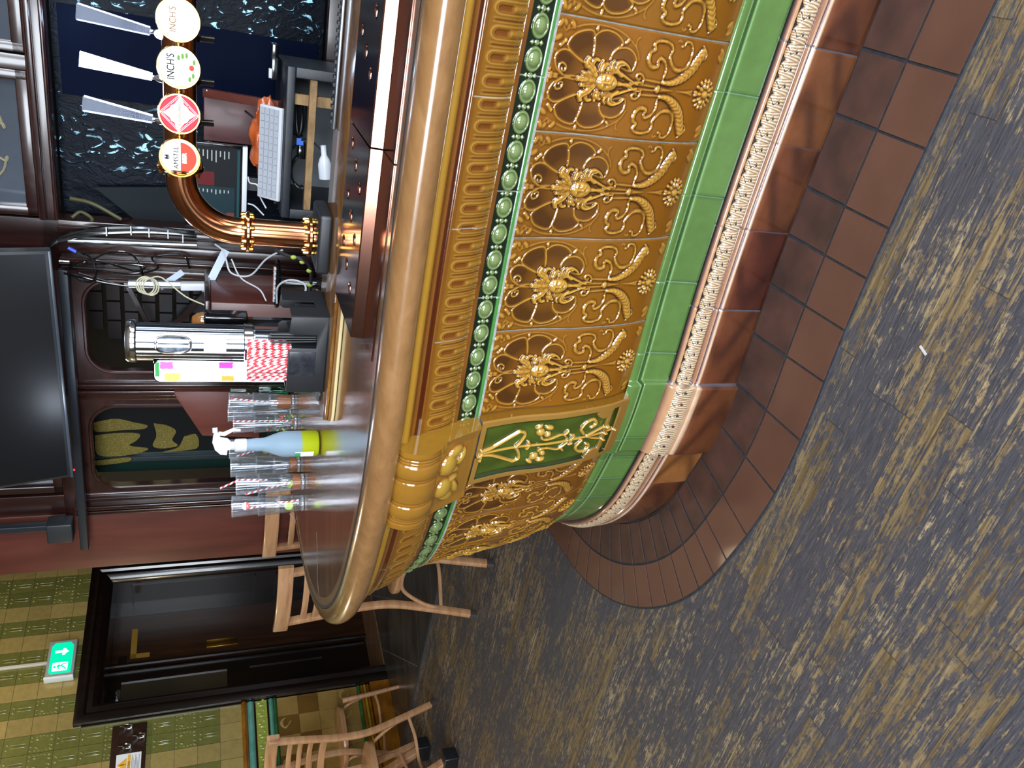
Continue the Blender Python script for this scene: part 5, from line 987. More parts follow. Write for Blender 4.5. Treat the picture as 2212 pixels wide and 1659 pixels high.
fr('stile', [((2.30, -.01, 0), (2.41, .05, TOPQ)), ((2.315, -.03, 0), (2.335, .0, 1.95)), ((2.36, -.035, 0), (2.38, .0, 1.95)), ((2.39, -.03, 0), (2.41, .0, 1.95))], M_mah)
fr('stile', [((1.70, -.01, 0), (1.80, .05, 1.95)), ((1.715, -.03, 0), (1.735, .0, 1.95)), ((1.745, -.035, 0), (1.77, .0, 1.95))], M_mah)
fr('post', [((.985, -.02, 0), (1.20, .08, TOPQ)), ((1.0, -.05, 0), (1.03, .0, 1.93)), ((1.06, -.06, 0), (1.10, .0, 1.93)), ((1.13, -.05, 0), (1.15, .0, 1.93)), ((1.17, -.04, 0), (1.20, .0, 1.93))], M_mah)
fr('stile', [((-1.6, -.01, 0), (-1.5, .05, TOPQ)), ((.385, -.01, 1.97), (.44, .05, TOPQ))], M_mah)
def arched(q0, q1, z0, z1, r, name):
    """board with a round-cornered opening"""
    m = MB().at(BX * PD, AX, ZX, BX); n = 8; o = .04
    outer = [(q0 - o, z0 - .0), (q1 + o, z0 - .0), (q1 + o, z1 + .085), (q0 - o, z1 + .085)]
    inner = [(q0, z0)] + [(q0 + r - r * math.cos(a), z1 - r + r * math.sin(a)) for a in np.linspace(0, PI / 2, n)] + [(q1 - r + r * math.sin(a), z1 - r + r * math.cos(a)) for a in np.linspace(0, PI / 2, n)] + [(q1, z0)]
    m.prism([(q0 - o, z0), (q0 - o, z1 + .085), (q1 + o, z1 + .085), (q1 + o, z0)] + inner[::-1], -.005, .045); b = m.build(name, M_mahh, scr)
    MB().tube([tuple(qp(x, z, -.004)) for x, z in inner], .009, 8).build('bead', M_mah, b); return b
arched(1.235, 1.665, .95, 1.862, .11, 'arched_frame'); arched(1.835, 2.275, .95, 1.868, .11, 'arched_frame')
fr('transom', [((-1.6, -.02, 1.925), (2.41, .06, 1.995)), ((-1.6, -.045, 1.965), (.985, -.02, 1.985)), ((-1.6, -.03, 1.928), (.985, -.02, 1.940))], M_mahh)
fr('lower_panels', [((-1.6, .0, 0), (.985, .05, .93)), ((1.20, .0, 0), (2.30, .05, .95))], M_mah)
# etched panes over the transom
M_etch = pm('etched_pane', '#3b4048', .05, coat=1.0, spec=.6, col2='#454b54', ns=3); M_etchp = pm('frosted_line', '#7a7258', .6)
def pane(q0, q1, z0, z1):
    p = qmb().box((q0, .02, z0), (q1, .026, z1)).build('etched_pane', M_etch, scr); m = MB(); qc = (q0 + q1) / 2
    P = [qp(q0 + .05, z0 + .32, .018), qp(q0 + .10, z0 + .10, .018), qp(q0 + .18, z0 + .055, .018), qp(qc - .07, z0 + .06, .018), qp(qc - .04, z0 + .10, .018), qp(qc, z0 + .12, .018), qp(qc + .04, z0 + .10, .018), qp(qc + .07, z0 + .06, .018), qp(q1 - .18, z0 + .055, .018), qp(q1 - .10, z0 + .10, .018), qp(q1 - .05, z0 + .32, .018)]
    m.tube([tuple(a) for a in catmull(P, 6)], .0045, 6); m.build('etched_line', M_etchp, p)
    fr('pane_frame', [((q0 - .035, -.01, z0 - .04), (q0, .05, z1)), ((q1, -.01, z0 - .04), (q1 + .035, .05, z1)), ((q0 - .035, -.01, z0 - .04), (q1 + .035, .05, z0))], M_mah)
pane(.475, .945, 2.035, TOPQ); pane(-.15, .345, 2.035, TOPQ); pane(-.75, -.225, 2.035, TOPQ); pane(1.25, 2.25, 2.035, TOPQ)
# --- right bay: dark hammered glass and a navy mirror
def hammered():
    t = NT('hammered_glass'); v = t.coord((1, 1, .55)); n = t.noise(v, 30, 3, .6, 1.2); f = t.ramp(n, [(.585, '#050b14'), (.61, '#123246'), (.645, '#a8dcec')]); big = t.ramp(t.noise(t.coord(), 2.6, 2), [(.46, (0, 0, 0)), (.56, (1, 1, 1))])  # the pale teal stops paint glints of light into the glass colour
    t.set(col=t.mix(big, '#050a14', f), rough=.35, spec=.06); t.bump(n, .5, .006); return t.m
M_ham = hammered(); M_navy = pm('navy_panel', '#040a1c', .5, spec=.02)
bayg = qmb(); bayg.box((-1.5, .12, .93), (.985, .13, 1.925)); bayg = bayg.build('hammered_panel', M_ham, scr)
qmb().box((.20, .105, .95), (.52, .119, 1.90)).build('navy_mirror', M_navy, scr)
fr('back_board', [((-1.6, .9, 0), (3.0, .95, TOPQ))], M_void)
# dim room behind the arched openings
m = qmb(); 
for i in range(13):
    for j in range(5):
        m.box((1.2 + j * .105 + (i % 2) * .05, .60, .9 + i * .08), (1.2 + j * .105 + .095 + (i % 2) * .05, .62, .9 + i * .08 + .06))
m.build('dim_brickwork', pm('dim_red_brick', '#2a1512', .6, col2='#1a1d22', ns=5), scr)
m = qmb(); m.bar((1.25, .5, 1.20), (1.75, .5, 1.62), .02, .03); m.bar((1.72, .45, 1.60), (1.35, .45, 1.76), .015, .02); m.build('brace', M_mah, scr)
# framed gold and black picture seen through the left opening
pic = thing('picture', 'black picture with glittering gold blotches in a dark green frame behind the left arched opening', 'picture', tuple(qp(2.05, .95, .2)))
qmb().box((1.80, .24, .90), (2.34, .26, 1.95)).build('frame', pm('dark_green_frame', '#0a211c', .35, coat=.3), pic)
qmb().box((1.86, .225, 1.08), (2.22, .239, 1.93)).build('black_ground', pm('black_felt', '#050607', .6, spec=.2), pic)
m = qmb()
for q, z in ((2.245, 1.05), (2.27, 1.02), (1.855, 1.05)): m.box((q - .003, .222, z), (q + .003, .238, 1.95))
m.build('frame_line', pm('frame_highlight', '#3c4248', .3, .6), pic)
tg = NT('gold_glitter'); n_ = tg.noise(tg.coord(), 420, 1); tg.set(col=tg.ramp(n_, [(.5, '#5a5020'), (.68, '#8a7a34'), (.75, '#f0e08a')]), rough=.45, metal=.3); M_glit = tg.m
def blob(name, pts): 
    P = []
    for x, y in pts: P.append(Q(x, y, .222))
    MB().at(BX * (PD + .222), AX, ZX, BX).prism([(p.x, p.y) for p in catmull([(a, b, 0) for a, b in P + [P[0]]], 5)[:-1]], -.002, .002).build(name, M_glit, pic)
blob('gold_patch', [(202, 912), (250, 904), (290, 912), (318, 918), (310, 926), (270, 928), (225, 932), (205, 930)]); blob('gold_patch', [(205, 940), (250, 935), (300, 936), (296, 950), (280, 962), (320, 968), (300, 978), (250, 985), (210, 980)])
blob('gold_patch', [(332, 914), (360, 918), (380, 930), (372, 950), (384, 962), (350, 968), (330, 962), (338, 940)]); blob('gold_patch', [(398, 942), (424, 938), (428, 965), (400, 972), (352, 976), (384, 966)]); blob('gold_patch', [(205, 995), (250, 990), (282, 988), (278, 996), (240, 1002), (208, 1004)])
# --- television on its bracket
tv = thing('television', 'big black television tilted forward high over the back bar', 'television', tuple(qp(1.7, 2.2, -.3)))
c = [PP(111, 542, 3.08), PP(160, 1029, 3.08)]
b0, b1 = c; L = (b1 - b0).length; ax = (b1 - b0).normalized(); upv = (ZX * .97 - BX * .24); upv = (upv - ax * upv.dot(ax)).normalized(); nz_ = ax.cross(upv)
if nz_.dot(BX) > 0: nz_ = -nz_
m = MB().at(b0, ax, upv, nz_); H_ = L * .575
m.box((0, 0, -.05), (L, H_, 0), .004); m.build('case', M_black, tv)
MB().at(b0, ax, upv, nz_).box((.012, .022, .0), (L - .012, H_ - .012, .002)).build('screen', pm('dark_screen', '#06070a', .4, spec=.25), tv)
MB().at(b0, ax, upv, nz_).box((0, .002, .0), (L, .013, .006), .002).build('lower_bezel', pm('bezel_grey', '#2c333c', .3), tv)
MB().at(b0 + ax * (L - .03), ax, upv, nz_).box((0, -.006, -.010), (.006, .0, -.004)).build('standby_led', emat('red_led', '#ff2a2a', 3), tv)
M_dgrey = pm('dark_grey_steel', '#23282f', .4, .4)
br = tv
q0, z0 = Q(147, 580, -.07); q1, z1 = Q(199, 1148, -.07); MB().bar(qp(q0, 1.915, -.075), qp(2.56, 1.915, -.075), .04, .035, ZX, .003).build('bracket_rail', M_dgrey, br)
qa, za = Q(140, 1140, -.07); qmb().box((qa - .05, -.12, 1.955), (qa + .05, -.04, 2.06), .006).build('junction_box', pm('charcoal_box', '#1c2024', .5), br)
qmb().box((qa - .03, -.09, 2.06), (qa - .0, -.05, TOPQ), .002).build('upright_rail', M_dgrey, br)
m = MB().at(b0 + ax * (L * .5) + upv * .3 - nz_ * .05, ax, upv, nz_); m.box((-.1, -.1, -.09), (.1, .1, 0)); m.build('wall_plate', M_dgrey, br)
# --- cables round the post
cg = 'black cables hanging round the mahogany post'
def cable(px, label, mat=None, r=.004, group=None, name='cable'):
    P = [PP(x, y, PD - d) for x, y, d in px]; o = MB().tube([tuple(p) for p in catmull(P, 8)], r, 8).build(name, mat or M_blackg); return tag(o, label, 'cable', group)
M_wcab = pm('white_cable', '#b9bcc2', .4)
cable([(20, 560, .08), (90, 540, .08), (130, 515, .09), (180, 500, .09), (240, 493, .09), (330, 494, .09), (420, 505, .09)], 'thick black cable bundle running down the post beside the panes', r=.011)
cable([(125, 520, .10), (180, 508, .10), (260, 503, .10), (340, 503, .10), (425, 510, .10)], 'second black cable bundle with white ties on the post', r=.009)
for k, (x, y) in enumerate(((230, 500), (283, 498), (322, 503), (363, 506), (395, 515))): tag(MB().at(PP(x, y, PD - .112), AX, ZX, -BX).box((-.018, -.0022, 0), (.018, .0022, .004)).build('cable_tie', M_wcab), 'white cable tie on the cable bundle, number %s from the top of the post' % ['one', 'two', 'three', 'four', 'five'][k], 'cable tie')
mst = MB(); mst.tube([PP(147, 519, PD - .08), PP(425, 530, PD - .08)], .010, 16); tag(mst.build('conduit', M_steel), 'steel conduit pipe running down the post beside the cables', 'pipe')
loops = [[(160, 545, .1), (190, 552, .12), (206, 580, .13), (203, 605, .13), (180, 607, .12), (145, 590, .1)], [(150, 575, .1), (190, 565, .11), (240, 545, .12), (285, 550, .12), (308, 590, .12), (300, 612, .12), (270, 618, .12), (220, 605, .11), (170, 590, .1)], [(145, 580, .1), (220, 585, .11), (280, 592, .11), (340, 580, .1), (330, 555, .1), (395, 552, .1), (410, 580, .1)], [(140, 582, .1), (200, 562, .12), (290, 585, .13), (310, 575, .13), (250, 570, .12), (150, 572, .1)], [(138, 590, .1), (180, 600, .12), (230, 612, .13), (290, 618, .13), (310, 595, .13)]]
for k, L_ in enumerate(loops): cable(L_, ['round black cable loop just under the television corner', 'widest black cable loop over the right arched opening', 'black cable swinging down towards the grey monitor arm', 'flat black cable loop between the television and the post', 'lowest black cable sagging across the arched opening'][k], r=.0042)
jk = thing('jack_plug', 'jack plug with a blue sleeve dangling by the television corner', 'plug', tuple(PP(155, 540, PD - .14))); p0, p1 = PP(147, 535, PD - .14), PP(164, 544, PD - .14); MB().tube([p0, p1], .007, 12).build('sleeve', pm('blue_sleeve', '#3447b0', .4), jk); MB().tube([p1, p1 + (p1 - p0) * .9], .003, 10).build('tip', M_chrome, jk)
tag(MB().tube([PP(128, 565, PD - .12), PP(150, 566, PD - .12)], .008, 12).build('aerial_plug', M_chrome), 'short chrome aerial plug sticking out under the television', 'plug')
# --- monitor arm (grey tubes) with a pale cable coil
ma = thing('monitor_arm', 'grey metal monitor arm on a pole standing in front of the right arched opening', 'stand', tuple(PP(470, 612, 3.2)))
m = MB(); m.tube([PP(278, 614, 3.2), PP(445, 616, 3.2)], .0165, 20); m.build('pole', pm('silver_tube', '#a9b3c2', .25, .9), ma); m = MB(); m.tube([PP(332, 614, 3.2), PP(338, 614, 3.2)], .0195, 20); m.build('collar', M_dgrey, ma)
m = MB(); m.bar(PP(390, 618, 3.18), PP(445, 618, 3.18), .035, .03, ZX, .005); m.build('clamp', M_white, ma)
M_arm = pm('pale_grey_steel', '#8e99a8', .4, .3); m = MB(); m.bar(PP(448, 620, 3.2), PP(488, 540, 3.25), .012, .03, ZX); m.build('swing_arm', M_arm, ma); m = MB(); m.bar(PP(436, 620, 3.2), PP(480, 622, 3.2), .04, .012, BX, .002); m.build('bracket', M_arm, ma); m = MB(); m.bar(PP(345, 622, 3.2), PP(395, 588, 3.25), .010, .025, ZX); m.build('stay', M_arm, ma)
P = []; pc = PP(312, 612, 3.16)
for k in range(30): a = k * .75; P.append(pc + AX * (.035 * math.cos(a)) + ZX * (.03 * math.sin(a) - .001 * k) - BX * (.02 + .0006 * k))
tag(MB().tube([tuple(p) for p in catmull(P + [PP(350, 600, 3.1), PP(400, 640, 3.05), PP(450, 662, 3.0)], 4)], .003, 6).build('cable', pm('cream_cable', '#a8a48c', .5)), 'cream cable coiled round the grey monitor arm and trailing to the cabinet', 'cable')
cable([(465, 528, .3), (480, 540, .35), (488, 560, .4), (500, 590, .45), (540, 595, .5), (575, 560, .55), (610, 540, .6)], 'white cable looping behind the copper pipe to the counter', M_wcab, .0035); cable([(500, 560, .35), (520, 600, .4), (560, 625, .45), (575, 650, .5)], 'white cable sagging above the tray of bottle caps', M_wcab, .003); cable([(598, 655, .8), (600, 620, .82), (625, 605, .84), (655, 612, .86), (660, 628, .88), (645, 640, .9)], 'white cable loop on the counter beside the black caddy', M_wcab, .0035)
# --- cabinet, till stand, keyboard, monitor, rack
cab = thing('back_cabinet', 'reddish brown cabinet behind the steel drinks tower', 'cabinet', tuple(PP(600, 690, 2.95)))
def qbox(x0, y0, x1, y1, D, dep, mat, name, parent, bev=.003):
    a = PP(x0, y0, D); b = PP(x1, y1, D); qa, qb = sorted((a.dot(AX), b.dot(AX))); za, zb = sorted((a.z, b.z)); return MB().at(BX * D, AX, BX, ZX).box((qa, 0, za), (qb, dep, zb), bev).build(name, mat, parent)
a = PP(455, 653, 2.95); b = PP(455, 790, 2.95); MB().at(BX * 2.95, AX, BX, ZX).box((a.dot(AX), 0, 0), (b.dot(AX), .35, a.z), .004).build('body', M_mahr, cab)
MB().at(BX * 2.95, AX, BX, ZX).box((a.dot(AX) - .01, -.015, a.z), (b.dot(AX) + .01, .36, a.z + .022), .005).build('top', M_mah, cab)
slp = thing('sloping_lid', 'sloping mahogany lid leaning under the gold picture', 'lid', tuple(PP(480, 870, 3.0)))
Pp = [PP(377, 846, 3.0), PP(376, 852, 3.0), PP(437, 941, 3.0), PP(560, 945, 3.0), PP(560, 846, 3.0)]; MB().at(BX * 3.0, AX, ZX, BX).prism([(p.dot(AX), p.z) for p in Pp], 0, .03, .002).build('lid', M_mahr, slp)
rk = thing('equipment_rack', 'black painted equipment stand on the back counter with an open front full of cables', 'rack', tuple(PP(700, 300, 2.95)))
A0 = PP(613, 141, 2.95); A1 = PP(606, 470, 2.95); qr, ql, zt = A0.dot(AX), A1.dot(AX), 1.125; M_rack = pm('black_rack_paint', '#11141a', .45, col2='#1e232c', ns=30)
m = MB().at(BX * 2.95, AX, BX, ZX); m.box((qr, 0, zt - .03), (ql, .46, zt), .004); m.build('top', M_rack, rk)
m = MB().at(BX * 2.95, AX, BX, ZX); m.box((qr, 0, .5), (qr + .035, .46, zt - .03), .003); m.build('side_panel', M_rack, rk); m = MB().at(BX * 2.95, AX, BX, ZX); m.box((ql - .035, 0, .5), (ql, .46, zt - .03), .003); m.build('side_panel', M_rack, rk)
m = MB().at(BX * 2.95, AX, BX, ZX); m.box((qr + .035, .42, .5), (ql - .035, .45, zt - .03)); m.build('back_panel', pm('grey_rack_back', '#7f878c', .6, col2='#5c6468', ns=4), rk); m = MB().at(BX * 2.95, AX, BX, ZX); m.box((qr + .035, .0, .5), (ql - .035, .42, .72)); m.build('floor_panel', M_rack, rk)
M_pine = woodmat('pine_batten', '#6d5232', '#94744a', '#b3935f', rough=.6, coat=0, stretch=(3, 40, 40)); t1 = MB().at(BX * 2.95, AX, BX, ZX); z1 = PP(675, 250, 2.95).z; t1.box((qr + .035, .01, z1 - .012), (ql - .035, .04, z1 + .012)); t1.build('batten', M_pine, rk); t2 = MB().at(BX * 2.95, AX, BX, ZX); q2 = PP(660, 220, 2.95).dot(AX); t2.box((q2 - .018, .042, .72), (q2 + .018, .07, zt - .03)); t2.build('upright_batten', M_pine, rk)
def rcable(px, label, r=.004, D=2.90, mat=None): 
    P = [PP(x, y, D + d) for x, y, d in px]; return tag(MB().tube([tuple(p) for p in catmull(P, 6)], r, 8).build('cable', mat or M_black), label, 'cable')
P = []; pc = PP(655, 250, 3.10)
for k in range(40): a = k * .8; P.append(pc + AX * (.075 * math.cos(a)) + ZX * (.012 * math.sin(a) + .0008 * k) + BX * (.03 * math.sin(a * 1.3)))
tag(MB().tube([tuple(p) for p in catmull(P, 4)], .004, 6).build('cable_coil', M_black), 'coil of black cable lying inside the equipment stand', 'cable'); P = []; pc = PP(650, 370, 3.06)
for k in range(36): a = k * .8; P.append(pc + AX * (.06 * math.cos(a)) + ZX * (.035 * math.sin(a)) + BX * (.02 * math.sin(a * 1.7)))
tag(MB().tube([tuple(p) for p in catmull(P, 4)], .004, 6).build('cable_coil', M_black), 'second coil of black cable hanging left in the equipment stand', 'cable')
rcable([(622, 330, .15), (660, 300, .1), (700, 330, .05), (705, 360, .0)], 'black cable crossing the grey back of the equipment stand'); bx = qbox(645, 310, 665, 345, 3.02, .05, M_blackg, 'power_brick', None); tag(bx, 'black power brick among the cables in the equipment stand', 'power brick'); MB().at(PP(648, 306, 3.01), AX, BX, ZX).box((-.012, -.002, -.012), (.012, .0, .012)).build('blue_tape', pm('blue_tape', '#2a62c8', .4), bx)
kb = thing('keyboard', 'white computer keyboard propped on the black equipment stand', 'keyboard', tuple(PP(600, 340, 2.97)))
k0 = PP(600, 238, 2.93); k1 = PP(594, 443, 2.93); kx = (k1 - k0); Lk = kx.length; kx = AX; kup = (ZX * .75 + BX * .66).normalized(); kn = kx.cross(kup); kn = kn if kn.dot(BX) < 0 else -kn; ko = BX * 2.98 + AX * k0.dot(AX) + ZX * (zt + .010)
M_key = pm('white_keys', '#9da2aa', .4); MB().at(ko, kx, kup, kn).box((0, 0, -.016), (Lk, .095, 0), .004).build('base', M_white, kb)
m = MB().at(ko, kx, kup, kn); n_k = 13
for r_ in range(4):
    for k in range(n_k): m.box((.008 + k * (Lk - .016) / n_k, .010 + r_ * .02, 0), (.008 + (k + .88) * (Lk - .016) / n_k, .027 + r_ * .02, .004))
m.build('keys', M_key, kb)
mon = thing('monitor', 'till monitor with a dark teal and red sales screen behind the copper elbow', 'monitor', tuple(PP(540, 380, 3.12)))
s0 = PP(533, 318, 3.12); s1 = PP(530, 462, 3.12); q0, q1 = s0.dot(AX), s1.dot(AX); zb = s0.z; Hm = PP(425, 330, 3.12).z - zb + .03; m = MB().at(BX * 3.12, AX, BX, ZX); W_ = q1 - q0
m.box((q0, .004, zb), (q1 + .06, .03, zb + Hm), .003); m.build('case', M_blackg, mon); MB().at(BX * 3.12, AX, BX, ZX).box((q0, -.004, zb - .004), (q1 + .06, .03, zb + .014), .002).build('chin', M_white, mon)
def mon_r(a, b, z0, z1, mat, name, y=.002): return MB().at(BX * 3.12, AX, BX, ZX).box((q0 + .01 + a * (W_ + .03), y, zb + .02 + z0 * (Hm - .035)), (q0 + .01 + b * (W_ + .03), .0035, zb + .02 + z1 * (Hm - .035))).build(name, mat, mon)
mon_r(0, 1, 0, 1, emat('screen_dark', '#101a22', .5), 'screen'); mon_r(.52, 1, .12, .98, emat('screen_teal', '#1f4a58', .45), 'teal_block', .001); mon_r(.33, .51, .55, .98, emat('screen_red', '#8c1f28', .5), 'red_block', .001); mon_r(.86, 1, .12, .28, emat('screen_rust', '#a8503a', .5), 'rust_block', .0005); mon_r(.02, .98, .02, .07, emat('screen_bar', '#1d6a74', .5), 'task_bar', .001)
E_txt = emat('screen_text', '#c8d6da', .8); rs = random.Random(4)
for r_ in range(9):
    for u_, lo_, hi_, yy in ((.05, .02, .045, .0006), (.56, .01, .02, .0004)):
        z = zb + .03 + (.18 + r_ * .088) * (Hm - .035); x = q0 + .01 + u_ * (W_ + .03); MB().at(BX * 3.12, AX, BX, ZX).box((x, yy, z), (x + rs.uniform(lo_, hi_), yy + .0005, z + .004)).build('text_line', E_txt, mon)
MB().at(BX * 3.17, AX, BX, ZX).box(((q0 + q1) / 2 - .03, 0, zt + .0005), ((q0 + q1) / 2 + .09, .08, zt + .008)).build('foot', M_black, mon); MB().at(BX * 3.17, AX, BX, ZX).box(((q0 + q1) / 2, .02, zt + .008), ((q0 + q1) / 2 + .05, .05, zb + .02)).build('neck', M_black, mon)
bp = thing('mahogany_panel', 'plum coloured panelled board standing on the back counter behind the badges', 'panel', tuple(PP(540, 260, 3.30)))
qbox(440, 205, 600, 320, 3.30, .03, woodmat('plum_board', '#39201f', '#54302f', '#644040', rough=.5, coat=.1, stretch=(10, 10, 2)), 'board', bp); m = MB(); m.bar(PP(443, 200, 3.26), PP(606, 228, 3.1), .03, .035, BX, .002); m.build('rail', M_mahr, bp); m = MB().at(PP(447, 196, 3.24), AX, BX, ZX); m.sphere((0, 0, 0), .006, 8); m.build('screw_head', M_chrome, bp)
ob = thing('orange_bag', 'crumpled orange carrier bag lying behind the white keyboard', 'bag', tuple(PP(585, 300, 3.2))); bm = bmesh.new(); bmesh.ops.create_icosphere(bm, subdivisions=4, radius=1)
pc = PP(575, 300, 3.10); rs2 = np.random.RandomState(3)
from mathutils import noise as mnoise
for v in bm.verts:
    d = 1 + .28 * mnoise.noise(v.co * 2.1) + .14 * mnoise.noise(v.co * 6); v.co = pc.copy() * 0 + AX * (v.co.x * .14 * d) + BX * (v.co.y * .045 * d) + ZX * (v.co.z * .05 * d)
me = bpy.data.meshes.new('bag'); bm.to_mesh(me); bm.free(); shade(me, 60); me.transform(Matrix.Translation((pc.x, pc.y, zt + .055))); mk('bag', me, pm('orange_plastic', '#b0501c', .35, coat=.3, col2='#8a3c14', ns=14), ob)
rcable([(530, 240, .3), (548, 255, .25), (560, 270, .25), (575, 262, .2), (570, 285, .2)], 'black power lead curling down beside the orange bag', .004); dev = qbox(588, 95, 600, 175, 3.16, .10, M_blackg, 'flat_device', None); tag(dev, 'flat black device lying on the right end of the equipment stand', 'device'); tag(qbox(581, 148, 588, 170, 3.15, .03, M_white, 'white_adapter', None), 'small white adapter beside the flat black device', 'adapter')
rcable([(536, 383, .12), (540, 395, .08), (556, 400, .06), (562, 425, .06), (575, 450, .05)], 'white lead hanging from the monitor chin', .003, 3.0, M_wcab); rcable([(536, 440, .12), (550, 445, .1), (570, 465, .08)], 'second white lead under the monitor by the elbow', .003, 3.0, M_wcab)
wb = thing('plastic_bottle', 'small clear white bottle lying on its side behind the steel mat edge', 'bottle', tuple(PP(702, 370, 2.5))); p0 = PP(700, 335, 2.6); p1 = PP(704, 385, 2.6); dz = (p1 - p0).normalized(); xx = dz.orthogonal().normalized(); MB().at(p0, xx, dz.cross(xx), dz).lathe([(0, -.03), (.009, -.03), (.009, 0), (.016, .012), (.022, .03), (.022, .075), (0, .078)], 20).build('bottle', pm('milky_plastic', '#c5cad2', .3), wb)
tag(MB().at(BX * 2.72, AX, BX, ZX).box((-.6, 0, 0), (-.25, .12, .85)).build('back_shelf', M_mah), 'low dark shelf behind the bar below the equipment stand', 'shelf')
capt = thing('cap_tray', 'dark oval tray of white and orange caps beside the copper pipe base', 'tray', tuple(PP(600, 612, 2.75))); c = PP(596, 612, 2.75); zc = c.z
MB().at((c.x, c.y, zc - .01), AX, BX, ZX).lathe([(0, 0), (.085, 0), (.09, .008), (.086, .012), (.08, .004), (0, .004)], 28).build('dish', M_blackg, capt)
MB().at((c.x, c.y, zc - .16), AX, BX, ZX).lathe([(.03, 0), (.02, .02), (.02, .15)], 16).build('stem', M_blackg, capt)
for k in range(14):
    p = c + AX * (-.06 + .0092 * k) + ZX * .006 + BX * (-.02 + .004 * (k % 2)); MB().at(p, AX, BX, ZX).sphere((0, 0, 0), .008, 8, (1, 1, .6)).build('white_cap', M_white, capt)
for k in range(8):
    p = c + AX * (-.05 + .013 * k) + ZX * .005 + BX * .022; MB().at(p, AX, BX, ZX).sphere((0, 0, 0), .0075, 8, (1, 1, .6)).build('orange_cap', pm('orange_cap', '#b05a2c', .4), capt)
shf = thing('under_shelf', 'dark wooden shelf end carrying the tray of caps behind the bar', 'shelf', tuple(c - ZX * .17)); MB().at((c.x, c.y, zc - .162), AX, BX, ZX).box((-.2, -.12, -.03), (.25, .15, 0), .003).build('board', M_mah, shf); MB().at((c.x, c.y, 0), AX, BX, ZX).box((-.2, -.10, 0), (.25, .13, zc - .193)).build('carcass', M_mah, shf)
hose = cable([(595, 540, .75), (620, 552, .78), (650, 560, .8), (668, 575, .8), (672, 600, .8), (668, 640, .8)], 'black beer hose with green tape marks behind the copper font', M_black, .006)
for x, y in ((634, 556), (653, 566), (668, 585), (669, 616)): MB().at(PP(x, y, PD - .80), AX, BX, ZX).sphere((0, 0, 0), .008, 10, (1, 1, 1.3)).build('green_tape', pm('green_tape', '#9fb84a', .5), hose)
gp = thing('leaning_panel', 'grey green board leaning inside the dark back bar', 'board', tuple(PP(390, 440, PD + .05))); Pp = [PP(205, 402, PD + .1), PP(400, 402, PD + .1), PP(400, 478, PD + .1), PP(300, 478, PD + .1)]; MB().at(BX * (PD + .08), AX, ZX, BX).prism([(p.dot(AX), p.z) for p in Pp], 0, .012).build('board', pm('grey_green_board', '#1a1f22', .7, spec=.1), gp)
cable([(155, 470, .02), (175, 458, .0), (200, 475, .0), (180, 488, .0), (250, 492, .0), (285, 485, .0)], 'olive green hose looped at the top of the dark bay', pm('olive_hose', '#3a3a1c', .5), .007); cable([(150, 428, .02), (200, 440, .0), (262, 474, .0)], 'olive green hose slanting across the dark bay', pm('olive_hose_pale', '#3c3a1a', .5), .008)
